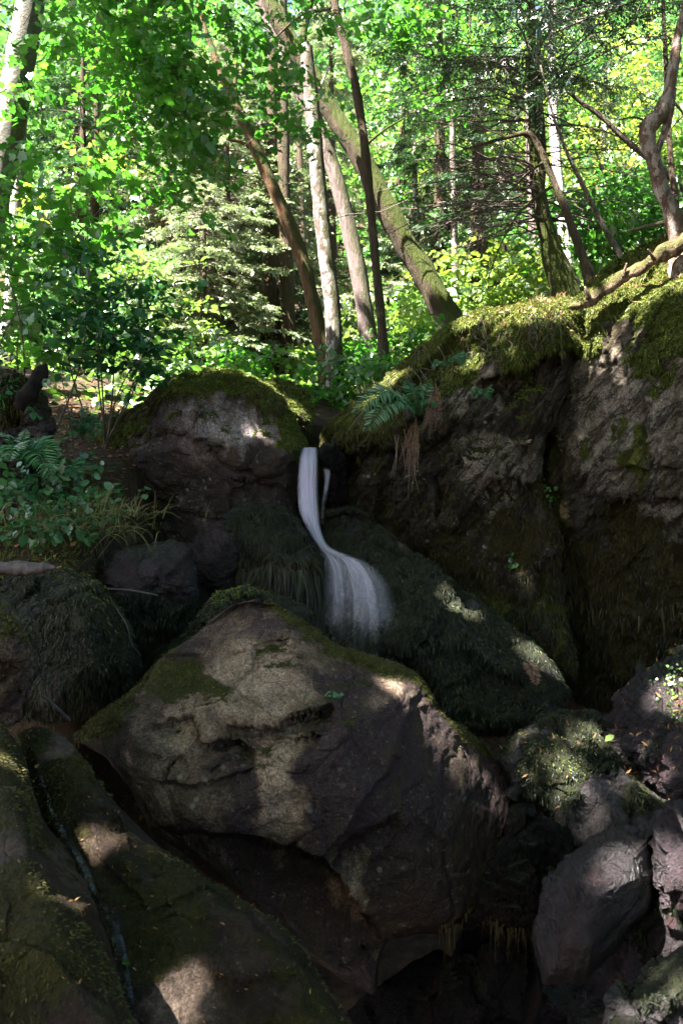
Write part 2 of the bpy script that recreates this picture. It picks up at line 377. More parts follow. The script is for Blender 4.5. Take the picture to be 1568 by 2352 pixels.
def moss_on(rk, n, length, mat, lo=.5, droop=0., width=.005, name='moss', sel=None, spread=.6, label=None, nseg=2):
    """blades of moss growing on a rock's own surface: a part of that rock"""
    w = rk['a'] * sstep(lo - .15, lo + .25, rk['m']) * rk['front']
    cl = .25 + sstep(-.2, .45, noise(rk['P'] * 14)) ; w = w * cl
    if sel is not None: w = w * sel(rk['q'][:, 0], rk['q'][:, 1], rk['N'], rk['P'])
    if w.sum() <= 0: return
    i = R.choice(len(w), n, p=w / w.sum())
    jit = R.normal(size=(n, 3)) * .006
    p = rk['P'][i] + jit * .8; N = rk['N'][i]
    dn = np.array([0, 0, -1.]); tan = unit(dn - N * (N @ dn)[:, None])
    dr = unit(N * (1 - droop * .75)[:, None] if hasattr(droop, 'shape') else N * (1 - droop * .75) + tan * droop * 1.5 + R.normal(size=(n, 3)) * spread * .5)
    V, F, r = ribbons(p - N * .003, dr, length * R.uniform(.5, 1.3, n), width * R.uniform(.7, 1.4, n), .25 + droop * .5, nseg)
    o = mesh(name, V, F, M[mat], parent=rk['o'], attrs={'rnd': r})
    o['kind'] = 'stuff'
    if label: o['label'] = label
    return o

# ------------------------------------------------------------------ tubes, leaves
def crom(pts, n):
    p = np.array(pts, float); p = np.vstack([2 * p[0] - p[1], p, 2 * p[-1] - p[-2]]); m = len(p) - 3
    t = np.linspace(0, m - 1e-6, n); i = t.astype(int); u = (t - i)[:, None]
    a, b, c, d = p[i], p[i + 1], p[i + 2], p[i + 3]
    return .5 * (2 * b + (c - a) * u + (2 * a - 5 * b + 4 * c - d) * u * u + (3 * b - a - 3 * c + d) * u ** 3)
def tube_arr(pts, rad, n=24, k=10, rough=.0, mossdir=None, smooth=True, freq=3.):
    c = crom(np.column_stack([np.array(pts, float), np.array(rad, float)]), n) if smooth else np.column_stack([pts, rad])
    r = c[:, 3]; c = c[:, :3]; n = len(c)
    t = unit(np.gradient(c, axis=0)); ref = np.array([0, 1., .13]); u = unit(np.cross(t, ref)); v = np.cross(t, u)
    a = np.linspace(0, 2 * math.pi, k, endpoint=False)
    dirs = u[:, None] * np.cos(a)[None, :, None] + v[:, None] * np.sin(a)[None, :, None]
    V = c[:, None] + dirs * r[:, None, None]
    if rough: 
        f = V.reshape(-1, 3); dd = rough * (fbm(f * freq, 4) + .5 * ridged(f * np.array([9, 9, 3.]), 3))
        V = V + dirs * (dd.reshape(n, k) * r[:, None])[..., None]
    md = np.array(mossdir if mossdir is not None else (0, 0, 1.)); ms = (dirs @ unit(md)) * .5 + .5
    I = np.arange(n * k).reshape(n, k); A = I[:-1]; B = I[1:]
    F = np.stack([A, np.roll(A, -1, 1), np.roll(B, -1, 1), B], -1).reshape(-1, 4)
    return V.reshape(-1, 3), F, ms.ravel(), [I[0][::-1], I[-1]]
def tube(name, pts, rad, mat, parent=None, n=24, k=10, rough=0., mossdir=None, origin=None, caps=True):
    V, F, ms, cp = tube_arr(pts, rad, n, k, rough, mossdir)
    return mesh(name, V, [F] + ([np.array([q]) for q in cp] if caps else []), M[mat], parent, origin, {'moss': ms})
class Bag:
    """collects shapes into ONE mesh"""
    def __init__(s): s.V = []; s.F = []; s.A = []; s.n = 0
    def add(s, V, F, a):
        s.V.append(V); s.A.append(np.broadcast_to(a, len(V)))
        for f in (F if isinstance(F, list) else [F]): s.F.append(np.asarray(f) + s.n)
        s.n += len(V)
    def build(s, name, mat, parent=None, origin=None, attr='rnd', smooth=True):
        by = {}
        for f in s.F: by.setdefault(f.shape[1], []).append(f)
        return mesh(name, np.concatenate(s.V), [np.concatenate(x) for x in by.values()], M[mat], parent, origin, {attr: np.concatenate(s.A)}, smooth)

OVAL = np.array([(0, 0, 0), (.38, .30, .07), (.74, .22, .05), (1, 0, -.06), (.74, -.22, .05), (.38, -.30, .07)]); OVAL_F = [(0, 3, 2, 1), (0, 5, 4, 3)]
DIAM = np.array([(0, 0, 0), (.45, .27, .06), (1, 0, -.04), (.45, -.27, .06)]); DIAM_F = [(0, 2, 1, 0), (0, 3, 2, 0)]
_m = [(0, 0), (.02, .22), (-.04, .36), (.22, .33), (.30, .56), (.46, .40), (.62, .47), (.58, .24), (.78, .22), (1, 0)]
MAPLE = np.array([(x, y, .10 * abs(y)) for x, y in _m] + [(x, -y, .10 * abs(y)) for x, y in _m[-2:0:-1]])
MAPLE_F = [tuple(range(9, -1, -1)), tuple([0] + list(range(17, 8, -1)))]
def leaf_arr(pos, axis, nrm, size, shape='oval', rg=R, width=1.):
    n = len(pos); axis = unit(axis); side = unit(np.cross(nrm, axis)); nn = np.cross(axis, side)
    T = {'oval': OVAL, 'diam': DIAM, 'maple': MAPLE}[shape]; m = len(T); size = np.broadcast_to(size, n)
    w = width * rg.uniform(.8, 1.2, n)
    V = pos[:, None] + size[:, None, None] * (T[None, :, 0, None] * axis[:, None] + (T[None, :, 1] * w[:, None])[..., None] * side[:, None] + T[None, :, 2, None] * nn[:, None])
    b = np.arange(n)[:, None] * m
    if shape == 'diam': F = [np.concatenate([b + np.array([[0, 2, 1]]), b + np.array([[0, 3, 2]])])]
    else: F = [np.concatenate([b + np.array([f]) for f in (OVAL_F if shape == 'oval' else MAPLE_F)])]
    return V.reshape(-1, 3), F, np.repeat(rg.random(n), m)

def sprays(orig, dirs, length, nl, leaf, shape='oval', rg=R, up=1., stem=None, bag=None, jit=.35, rnd_shift=None, width=1., sag=-.18):
    """flat leafy twigs: leaves alternate on both sides of each twig.  returns V,F,rnd (leaves) and optionally adds stems to bag"""
    n = len(orig); dirs = unit(dirs)
    nrm = unit(np.array([0, 0, 1.]) * up + rg.normal(size=(n, 3)) * .5); side = unit(np.cross(nrm, dirs)); nrm = np.cross(dirs, side)
    L = np.broadcast_to(length, n) * rg.uniform(.6, 1.25, n)
    t = (np.arange(nl) + .5) / nl
    p = orig[:, None] + dirs[:, None] * (L[:, None] * t)[..., None] + np.array([0, 0, 1.]) * (sag * L[:, None] * t ** 2)[..., None]
    sg = np.where(np.arange(nl) % 2, 1., -1.)[None, :, None]
    ax = dirs[:, None] * .65 + side[:, None] * sg * .8 + rg.normal(size=(n, nl, 3)) * jit + np.array([0, 0, -.22])
    nm = nrm[:, None] + rg.normal(size=(n, nl, 3)) * jit
    sz = leaf * rg.uniform(.45, 1.3, (n, nl))
    V, F, r = leaf_arr(p.reshape(-1, 3), ax.reshape(-1, 3), nm.reshape(-1, 3), sz.ravel(), shape, rg, width)
    if rnd_shift is not None:
        m = len(r) // n; r = np.clip(r * .6 + np.repeat(rnd_shift, m), 0, 1)
    if bag is not None:
        V2, F2, r2 = ribbons(orig, dirs, L, stem, -sag, 3, rg=rg); bag.add(V2, F2, r2)
    return V, F, r
HOLES = []  # sun patch targets; canopy leaves on their sun rays are cut away
def keep_holes(p):
    k = np.ones(len(p), bool)
    for c, rad in HOLES:
        w = p - c; t = w @ SUN; d = np.linalg.norm(w - t[:, None] * SUN, axis=1); k &= ~((d < (rad + .05) * (1 + .5 * noise(p * 4))) & (t > .5))
    return k
def blob_points(blobs, rg, gap=.0, gfreq=1.1, shell=0.):
    out = []
    for (c, r, n) in blobs:
        c = np.array(c, float); r = np.array(r, float); m = int(n * (3 if gap else 1.))
        v = unit(rg.normal(size=(m, 3))) * (rg.random(m) ** (1 / (3 + 3 * shell)))[:, None]; p = c + v * r
        if gap: p = p[noise(p * gfreq + 3) > gap - .3][:n]
        out.append(p)
    return np.concatenate(out)
# ================================================================== ground
def tz(x, y):
    x = np.asarray(x, float); y = np.asarray(y, float)
    back = np.interp(y, [6.6, 7, 9, 18, 40, 80, 200], [.45, .6, 1.25, 2.3, 17, 40, 60]) + .42 * np.clip(x - .3, 0, 7) * (1 - sstep(14, 30, y)) + .10 * np.clip(-x - 1, 0, 6)
    bank = np.interp(y, [4.5, 5.0, 6.6, 9], [-.55, -.30, .42, 1.15]) + .12 * np.clip(-x - 1.6, 0, 5)
    sl = sstep(4.45, 4.85, y) * sstep(1.15, 1.6, -x); sb = sstep(6.9, 7.5, y + .25 * np.clip(x, -1, 0))
    h = -3.2 * (1 - sl) + bank * sl
    h = h * (1 - sb) + back * sb
    return h
def ground_z(x, y):
    p = np.stack([x, y, np.zeros_like(x)], -1).reshape(-1, 3)
    return tz(x, y) + (.05 * fbm(p * 1.3, 4)).reshape(np.shape(x))
def axis(a, b, fine0, fine1, step, far):
    mid = np.arange(fine0, fine1, step); lo = fine0 - np.geomspace(step, fine0 - a, far)[::-1]; hi = fine1 + np.geomspace(step, b - fine1, far)
    return np.concatenate([lo, mid, hi])
gx = axis(-160, 160, -5, 6, .07, 40); gy = axis(-60, 220, 3.5, 12, .07, 40)
X, Y = np.meshgrid(gx, gy, indexing='ij'); Z = ground_z(X, Y)
I = np.arange(X.size).reshape(X.shape)
F = np.stack([I[:-1, :-1], I[1:, :-1], I[1:, 1:], I[:-1, 1:]], -1).reshape(-1, 4)
t = NT('forest_soil'); v = t.pos()
c = t.ramp(t.noise(v, 7, 7, .75), [(.35, (.022, .016, .010)), (.5, (.06, .042, .026)), (.62, (.11, .07, .04)), (.75, (.05, .06, .02))])
M['soil'] = t.done(t.bsdf(c, .9, t.bump(t.noise(v, 30, 6, .8), 1., .06), .15))
g = mesh('ground', np.stack([X, Y, Z], -1).reshape(-1, 3), F, M['soil']); tag(g, 'brown forest soil of the gully, the banks and the wooded slope', 'ground', kind='structure')

# ================================================================== rocks
mo = lambda lo, hi, b=0.: (lambda px, py, nz, nn: sstep(lo, hi, nz + .35 * nn + b))
def m_main(px, py, nz, nn):
    ridge = np.exp(-(np.abs(py - np.interp(px, [560, 640, 700, 770, 830, 900, 960, 990, 1060, 1110], [1372, 1392, 1425, 1482, 1502, 1520, 1552, 1595, 1675, 1715])) / 26) ** 2) * sstep(600, 660, px)
    left = sstep(330, 230, px) * sstep(1760, 1640, py) + .45 * np.exp(-((px - 380) / 70) ** 2 - ((py - 1550) / 60) ** 2)
    return np.clip(.9 * ridge + .95 * left + .45 * sstep(.5, .9, nz + .3 * nn) + .12 * np.exp(-((px - 420) / 120) ** 2 - ((py - 1590) / 60) ** 2) + .25 * nn, 0, 1)
main = rock('boulder', 'big tan and purple boulder with a ledge across its face in midstream',
     [(160, 1690), (200, 1655), (270, 1612), (330, 1565), (365, 1520), (400, 1495), (450, 1455), (500, 1412), (545, 1386), (590, 1377), (640, 1390), (700, 1422), (770, 1480), (830, 1500), (900, 1518), (960, 1550), (990, 1590), (1000, 1630), (1060, 1668), (1110, 1708), (1150, 1760), (1172, 1815), (1166, 1880), (1130, 1970), (1110, 2050), (1085, 2110), (1010, 2140), (890, 2158), (868, 2230), (866, 2292), (800, 2262), (700, 2195), (600, 2110), (500, 2030), (420, 1960), (345, 1905), (305, 1820), (235, 1735)],
     4.05, .62, .9, tilt=(.1, -.15), c=(690, 1790), nfac=2, chip=(.55, .020, .007), chip2=(.13, .006, .003),
     facets=[((590, 1385, 4.2), (360, 1560, 3.92), (730, 1650, 3.58)), ((320, 1700, 3.66), (700, 1660, 3.50), (600, 1920, 3.44)), ((740, 1660, 3.50), (1150, 1790, 4.22), (860, 2140, 3.44)), ((300, 1700, 3.72), (175, 1690, 4.1), (350, 1910, 3.62)), ((730, 1490, 3.98), (990, 1590, 3.98), (770, 1700, 3.52))],
     ledges=[([(350, 1905), (420, 1908), (560, 1915), (650, 1950), (745, 1975), (800, 2060), (866, 2150)], .26, 420, 6),
             ([(540, 1655), (600, 1672), (660, 1655), (735, 1630)], .15, 55, 4), ([(380, 1660), (450, 1640), (470, 1700), (545, 1690), (580, 1720)], .10, 45, 4),
             ([(775, 1960), (800, 1920), (860, 1900), (890, 1880)], .16, 60, 5), ([(320, 1800), (430, 1810), (560, 1770)], .06, 40, 4),
             ([(960, 1600), (900, 1760), (800, 1900), (740, 1980)], -.07, 90, 9), ([(470, 1480), (540, 1500), (640, 1470)], .03, 40, 5), ([(500, 1760), (590, 1700), (720, 1690)], .03, 30, 4)],
     amp=.010, freq=2.6, rid=.010, mat='tan', n=(620, 260), seed=5, moss=m_main, power=2.6,
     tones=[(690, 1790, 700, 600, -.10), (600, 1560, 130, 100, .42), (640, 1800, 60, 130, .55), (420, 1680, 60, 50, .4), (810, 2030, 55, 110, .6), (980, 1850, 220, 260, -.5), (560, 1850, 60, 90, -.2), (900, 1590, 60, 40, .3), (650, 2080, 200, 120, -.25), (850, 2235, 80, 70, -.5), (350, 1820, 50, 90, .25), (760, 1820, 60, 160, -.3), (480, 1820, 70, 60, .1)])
moss_on(main, 14000, .010, 'moss_olive', .5, .3, .004, sel=lambda x, y, N, p: (y < 1720) * 1.)
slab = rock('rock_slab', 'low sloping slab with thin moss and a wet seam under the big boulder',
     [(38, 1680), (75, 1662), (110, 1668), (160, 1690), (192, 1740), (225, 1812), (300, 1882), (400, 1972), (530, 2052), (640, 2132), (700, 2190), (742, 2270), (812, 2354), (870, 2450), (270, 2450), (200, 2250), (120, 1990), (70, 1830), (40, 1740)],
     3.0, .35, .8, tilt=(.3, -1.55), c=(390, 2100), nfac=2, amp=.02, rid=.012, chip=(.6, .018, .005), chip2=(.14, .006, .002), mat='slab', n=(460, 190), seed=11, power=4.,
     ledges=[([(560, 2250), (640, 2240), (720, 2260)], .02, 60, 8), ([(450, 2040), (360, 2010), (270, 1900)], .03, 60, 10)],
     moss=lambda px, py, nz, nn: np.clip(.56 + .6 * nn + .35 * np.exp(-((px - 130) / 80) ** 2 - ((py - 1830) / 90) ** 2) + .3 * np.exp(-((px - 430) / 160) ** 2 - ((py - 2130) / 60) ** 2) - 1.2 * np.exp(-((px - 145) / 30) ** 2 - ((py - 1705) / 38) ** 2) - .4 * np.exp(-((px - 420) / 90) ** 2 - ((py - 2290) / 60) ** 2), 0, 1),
     tones=[(145, 1705, 45, 50, .8), (420, 2290, 90, 70, .6), (620, 2180, 130, 60, .1), (300, 2150, 60, 200, -.35)])  # strong pale patch near the bottom: sunlit spot put into the tone
moss_on(slab, 9000, .012, 'moss_olive', .62, .3, .0035, sel=lambda x, y, N, p: .15 + 1. * (y < 1990))
lowleft = rock('boulder', 'rounded olive brown boulder filling the lower left corner beside the wet seam',
     [(-120, 1700), (-40, 1660), (5, 1664), (32, 1692), (60, 1742), (72, 1800), (100, 1880), (160, 1965), (200, 2020), (222, 2092), (250, 2165), (282, 2255), (310, 2360), (320, 2460), (-120, 2460)],
     2.55, .42, .7, tilt=(-.1, -1.25), c=(60, 2120), nfac=2, amp=.018, rid=.006, chip=(.7, .012, .003), chip2=(.15, .004, .001), mat='slab', n=(380, 170), seed=13, power=3.,
     moss=lambda px, py, nz, nn: np.clip(.56 + .55 * nn + .5 * np.exp(-((px - 15) / 60) ** 2 - ((py - 1790) / 110) ** 2), 0, 1), tones=[(60, 2300, 200, 120, -.35), (60, 1950, 150, 120, .15)])
moss_on(lowleft, 9000, .012, 'moss_olive', .58, .3, .0032)
r = rock('stone', 'grey stone standing at the left edge beside the dark moss mound',
     [(-70, 1390), (-20, 1362), (12, 1388), (40, 1430), (62, 1490), (68, 1600), (52, 1650), (20, 1672), (-70, 1680)], 3.3, .3, .5, mat='tan', n=(240, 90), seed=21, amp=.03,
     moss=mo(.55, .95), tones=[(10, 1560, 60, 80, -.1)])
moss_on(r, 1500, .015, 'moss_olive', .5)
upper = rock('boulder', 'large moss topped boulder with pale lichen left of the waterfall',
     [(208, 1062), (212, 1010), (240, 970), (290, 945), (340, 920), (375, 885), (405, 868), (450, 852), (500, 845), (535, 850), (580, 868), (620, 888), (650, 920), (675, 965), (692, 1010), (690, 1060), (682, 1110), (678, 1170), (700, 1230), (600, 1260), (480, 1270), (360, 1262), (345, 1210), (300, 1180), (250, 1165), (215, 1120)],
     6.9, .85, .9, tilt=(.2, -.2), c=(470, 1070), nfac=3, amp=.03, rid=.02, freq=1.6, chip=(.6, .03, .009), chip2=(.13, .010, .004), mat='upper', n=(460, 200), seed=31, power=2.8,
     facets=[((420, 930, 6.3), (640, 960, 6.55), (520, 1100, 6.05)), ((230, 1000, 6.9), (420, 950, 6.35), (400, 1150, 6.1))],
     ledges=[([(300, 1000), (400, 985), (450, 1010), (520, 1030)], .05, 60, 6), ([(500, 1040), (540, 1075), (620, 1090), (690, 1060)], .08, 90, 7), ([(330, 950), (380, 965), (440, 950), (560, 915), (640, 940)], -.05, 60, 8), ([(560, 1100), (620, 1110), (680, 1130)], .08, 80, 8)],
     moss=lambda px, py, nz, nn: np.clip(sstep(60, 5, py - np.interp(px, [208, 300, 400, 500, 560, 640, 690], [1000, 940, 868, 845, 860, 915, 1010]) - 28 - 40 * nn) + .8 * sstep(.55, .9, nz + .4 * nn) + .42 * sstep(330, 250, px + 60 * nn) + .45 * sstep(1130, 1210, py + 80 * nn) * sstep(420, 330, px), 0, 1),
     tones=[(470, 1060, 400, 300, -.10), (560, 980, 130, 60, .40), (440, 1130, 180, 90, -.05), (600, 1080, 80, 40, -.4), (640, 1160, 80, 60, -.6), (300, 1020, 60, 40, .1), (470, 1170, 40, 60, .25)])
moss_on(upper, 36000, .026, 'moss_green', .45, .3, .0075, spread=1.0, sel=lambda x, y, N, p: (y < 1030) * 1.)
moss_on(upper, 5000, .06, 'moss_brown', .35, .8, .008, sel=lambda x, y, N, p: ((y > 900) & (y < 960) & (x < 650)) + .5 * (y > 1100))
r = rock('boulder', 'smaller boulder with a thick green moss cap behind the lichen boulder',
     [(575, 880), (620, 866), (670, 876), (702, 898), (716, 935), (712, 985), (700, 1030), (640, 1060), (585, 1000)], 7.35, .4, .5, mat='upper', n=(240, 90), seed=33, amp=.03,
     moss=lambda px, py, nz, nn: np.clip(sstep(985, 930, py + 40 * nn) + .4, 0, 1), tones=[(700, 980, 60, 60, -.6)])
moss_on(r, 14000, .026, 'moss_green', .45, .4, .0075, spread=1.)
# rocks under and beside the fall
beside = rock('rock', 'dark rock draped in wet hanging moss left of the falling water',
     [(500, 1215), (530, 1175), (580, 1150), (640, 1158), (690, 1190), (720, 1250), (742, 1310), (738, 1370), (718, 1430), (620, 1440), (540, 1430), (515, 1380), (505, 1300)], 6.05, .55, .6, tilt=(0, -.3), nfac=3, mat='wetmoss', n=(320, 130), seed=41, amp=.03,
     moss=lambda px, py, nz, nn: np.clip(.75 + .5 * nn, 0, 1))
moss_on(beside, 26000, .026, 'moss_wet', .3, .85, .0045, spread=1.0, nseg=3)
moss_on(beside, 2200, .07, 'moss_brown', .3, 1., .008, nseg=3, sel=lambda x, y, N, p: np.exp(-((y - 1330) / 50) ** 2) * (x < 720))
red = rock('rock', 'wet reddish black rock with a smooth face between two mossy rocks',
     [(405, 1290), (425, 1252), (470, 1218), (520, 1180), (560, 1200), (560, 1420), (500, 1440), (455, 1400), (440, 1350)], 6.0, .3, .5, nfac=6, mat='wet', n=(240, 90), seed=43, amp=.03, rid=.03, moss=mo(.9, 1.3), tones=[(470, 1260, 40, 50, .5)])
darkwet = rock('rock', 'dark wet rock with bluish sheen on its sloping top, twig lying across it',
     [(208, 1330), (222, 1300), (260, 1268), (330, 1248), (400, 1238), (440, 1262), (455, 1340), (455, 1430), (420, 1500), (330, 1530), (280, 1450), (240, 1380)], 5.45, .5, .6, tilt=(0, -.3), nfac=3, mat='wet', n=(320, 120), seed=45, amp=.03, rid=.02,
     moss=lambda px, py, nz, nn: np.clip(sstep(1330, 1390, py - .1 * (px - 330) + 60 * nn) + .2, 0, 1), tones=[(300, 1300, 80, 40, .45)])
moss_on(darkwet, 15000, .026, 'moss_wet', .4, .9, .0045, spread=1.0, nseg=3)
mound = rock('rock', 'rounded mound covered in shaggy blackish moss under the grey log',
     [(-60, 1380), (0, 1335), (60, 1312), (150, 1305), (212, 1330), (262, 1385), (300, 1450), (320, 1530), (312, 1592), (240, 1632), (130, 1660), (40, 1640), (-60, 1560)], 4.6, .6, .7, tilt=(0, -.3), nfac=2, mat='wetmoss', n=(340, 130), seed=47, amp=.04,
     moss=lambda px, py, nz, nn: np.clip(.8 + .4 * nn, 0, 1))
moss_on(mound, 36000, .021, 'moss_wet', .3, .7, .0042, spread=1.0, nseg=2)
moss_on(mound, 1600, .022, 'moss_green', .3, .6, .006, sel=lambda x, y, N, p: np.exp(-((y - 1330 - .9 * (x - 200)) / 60) ** 2))
ledge = rock('rock', 'low mossy ledge showing just behind the crest of the big boulder',
     [(300, 1570), (330, 1510), (390, 1470), (440, 1435), (480, 1392), (520, 1362), (570, 1350), (640, 1368), (720, 1398), (745, 1450), (745, 1540), (620, 1560), (420, 1640), (310, 1660)], 5.0, .45, .5, nfac=2, mat='wetmoss', n=(320, 110), seed=49, amp=.03,
     moss=lambda px, py, nz, nn: np.clip(.75 + .4 * nn, 0, 1))
moss_on(ledge, 14000, .022, 'moss_wet', .3, .7, .0045, spread=1.0)
moss_on(ledge, 2400, .02, 'moss_green', .3, .3, .006, sel=lambda x, y, N, p: np.exp(-((x - 540) / 60) ** 2 - ((y - 1375) / 30) ** 2))
slope = rock('rock', 'long sloping rock shaggy with dark wet moss right of the waterfall',
     [(735, 1180), (790, 1165), (840, 1185), (900, 1235), (1000, 1300), (1100, 1380), (1200, 1450), (1275, 1520), (1310, 1600), (1270, 1680), (1130, 1690), (1040, 1690), (985, 1620), (930, 1560), (880, 1560), (830, 1540), (760, 1520), (740, 1400), (740, 1260)], 5.85, .5, .6, tilt=(-.6, -1.5), c=(960, 1440), nfac=3, mat='wetmoss', n=(460, 170), seed=51, amp=.05, rid=.03, freq=1.8,
     facets=[((800, 1250, 6.25), (900, 1300, 6.0), (1000, 1600, 4.95))],
     ledges=[([(870, 1290), (950, 1340), (1050, 1420), (1180, 1500)], -.07, 60, 10), ([(1000, 1480), (1080, 1500), (1180, 1560)], .10, 90, 10)],
     moss=lambda px, py, nz, nn: np.clip(.72 + .6 * nn, 0, 1), tones=[(1100, 1440, 60, 60, .3)])
moss_on(slope, 60000, .026, 'moss_wet', .3, .85, .0048, spread=1.0, nseg=3, sel=lambda x, y, N, p: (x > 780) + .25)
moss_on(slope, 1800, .024, 'moss_green', .3, .7, .006, nseg=2)
# cliff
cliffA = rock('cliff', 'overhanging mossy crag with a fern hanging over its brow right of the waterfall',
     [(742, 1025), (752, 990), (800, 940), (868, 882), (940, 818), (1010, 778), (1060, 735), (1120, 706), (1200, 698), (1290, 690), (1330, 700), (1320, 860), (1270, 960), (1240, 1060), (1225, 1150), (1180, 1200), (1130, 1245), (1050, 1310), (960, 1295), (890, 1235), (830, 1190), (790, 1160), (764, 1110), (772, 1070)],
     7.05, .75, 1.2, tilt=(-.9, 0), c=(1020, 980), nfac=2, amp=.05, rid=.04, freq=1.5, mat='cliff', n=(520, 230), seed=61, power=2.6, strata=((.82, .1, -.57), .13, .02), chip=(.36, .07, .010), chip2=(.12, .02, .004), along=(.57, 0, .82),
     facets=[((760, 1020, 6.95), (1060, 740, 6.95), (1000, 930, 6.35)), ((1000, 930, 6.35), (1230, 760, 6.3), (1100, 1050, 6.25))],
     ledges=[([(770, 1075), (850, 1030), (930, 1040), (1010, 985), (1060, 960), (1110, 880), (1200, 845), (1260, 820)], .32, 110, 12), ([(1050, 1215), (1130, 1120), (1215, 1110)], .25, 90, 8), ([(900, 1100), (1000, 1060), (1100, 1050), (1200, 1010)], -.12, 70, 18)],
     moss=lambda px, py, nz, nn: np.clip(sstep(60, -30, py - np.interp(px, [742, 850, 1000, 1100, 1250, 1320], [985, 985, 930, 850, 830, 800]) - 90 * nn) + .6 * sstep(.3, .7, nz + .4 * nn) - .5 * np.exp(-((px - 1080) / 60) ** 2 - ((py - 930) / 60) ** 2) + .35 * sstep(1050, 1150, py), 0, 1), hue=lambda px, py, nn: sstep(960, 1080, py + 60 * nn),
     tones=[(1150, 1090, 90, 90, .5), (1090, 910, 50, 60, .5), (860, 1080, 120, 70, -.6), (1160, 950, 60, 50, -.5), (950, 1180, 150, 80, -.4), (1180, 1190, 30, 40, -.2)])
moss_on(cliffA, 44000, .028, 'moss_green', .45, .4, .008, spread=1.1, sel=lambda x, y, N, p: (y < 960) * (.4 + 1. * (x > 1000)))
moss_on(cliffA, 9000, .04, 'moss_olive', .4, .9, .006, sel=lambda x, y, N, p: 1. * (y < 1060), nseg=3)
moss_on(cliffA, 8000, .026, 'moss_brown', .2, .9, .005, sel=lambda x, y, N, p: sstep(1060, 1200, y), nseg=3)
def m_cliffB(px, py, nz, nn):
    top = sstep(50, -40, py - np.interp(px, [1215, 1260, 1300, 1400, 1480, 1568, 1700], [1150, 960, 815, 755, 790, 850, 900]) - 110 * nn)
    pats = sum(np.exp(-((px - a) / rx) ** 2 - ((py - b) / ry) ** 2) for a, b, rx, ry in [(1440, 985, 12, 30), (1470, 1010, 12, 40), (1450, 1060, 30, 22), (1465, 1095, 16, 30), (1415, 1000, 10, 26), (1360, 1040, 10, 20)])
    low = .62 * sstep(1130, 1260, py + 120 * nn)
    edge = .7 * sstep(1290, 1230, px - .12 * (py - 1000) + 40 * nn)
    return np.clip(top + .8 * pats + low + edge + .1, 0, 1)
cliffB = rock('cliff', 'tall slanting cliff wall of cracked grey stone along the right edge',
     [(1196, 1330), (1200, 1270), (1222, 1150), (1232, 1020), (1250, 920), (1290, 800), (1312, 700), (1360, 640), (1430, 590), (1500, 545), (1568, 505), (1680, 460), (1800, 430), (1860, 900), (1860, 1500), (1700, 1640), (1568, 1640), (1450, 1640), (1330, 1620), (1262, 1530), (1215, 1430)],
     6.55, .6, 1.6, tilt=(-3.0, -.4), c=(1480, 1080), nfac=1, amp=.045, rid=.045, freq=1.5, mat='cliff', n=(620, 290), seed=63, power=3., strata=((.82, .1, -.57), .10, .028), chip=(.36, .075, .010), chip2=(.12, .02, .004), along=(.57, 0, .82),
     facets=[((1250, 950, 6.35), (1560, 800, 5.35), (1400, 1400, 5.55)), ((1310, 720, 6.9), (1560, 560, 6.5), (1450, 900, 5.75))],
     ledges=[([(1560, 870), (1480, 960), (1430, 1010), (1350, 1120)], .05, 60, 5), ([(1400, 870), (1330, 960), (1270, 1060)], .04, 50, 5), ([(1250, 1240), (1330, 1230), (1400, 1160), (1560, 1140)], .12, 160, 16), ([(1300, 720), (1340, 760), (1290, 860), (1245, 960)], -.08, 60, 14), ([(1380, 800), (1430, 830), (1500, 850)], .05, 60, 6)],
     hue=lambda px, py, nn: sstep(1080, 1220, py + 90 * nn), moss=m_cliffB, tones=[(1420, 960, 170, 150, .3), (1270, 1060, 50, 90, -.3), (1520, 1200, 90, 60, .3), (1420, 1300, 160, 160, -.35), (1400, 1480, 160, 100, -.4), (1430, 860, 40, 50, .5)])
moss_on(cliffB, 46000, .028, 'moss_green', .45, .4, .008, spread=1.1, sel=lambda x, y, N, p: (y < 960) * (x < 1600) * 1.)
moss_on(cliffB, 9000, .026, 'moss_brown', .4, .9, .005, sel=lambda x, y, N, p: sstep(1080, 1250, y + 60 * np.sin(x / 37.)) * sstep(1560, 1380, y) * (x < 1600), nseg=3)
moss_on(cliffB, 9000, .03, 'moss_wet', .3, .9, .005, sel=lambda x, y, N, p: sstep(1230, 1480, y + 80 * np.sin(x / 29.)) * (x < 1600), nseg=3)
recess = rock('rock', 'rusty brown mossy wall in the recess between the crag and the cliff',
     [(960, 1250), (1040, 1220), (1130, 1160), (1230, 1090), (1280, 1200), (1300, 1400), (1330, 1560), (1240, 1540), (1120, 1440), (1030, 1360)], 6.6, .3, .5, tilt=(-.6, -.6), nfac=2, mat='cliff', n=(300, 110), seed=65, amp=.05, hue=lambda px, py, nn: sstep(1450, 1330, py + 60 * nn),
     moss=lambda px, py, nz, nn: np.clip(.6 + .6 * nn, 0, 1), tones=[(1150, 1300, 300, 300, -.4)])
moss_on(recess, 14000, .024, 'moss_brown', .3, .85, .0055, nseg=3)
moss_on(recess, 6000, .03, 'moss_wet', .3, .9, .006, nseg=3, sel=lambda x, y, N, p: sstep(1240, 1400, y))
plug = rock('rock', 'small black wet rock at the right lip of the waterfall',
     [(730, 1040), (745, 1018), (775, 1020), (800, 1060), (800, 1130), (770, 1180), (745, 1150), (750, 1090), (765, 1072), (740, 1066)], 6.75, .25, .4, nfac=6, mat='black', n=(160, 60), seed=67, amp=.02, moss=mo(1., 1.4))
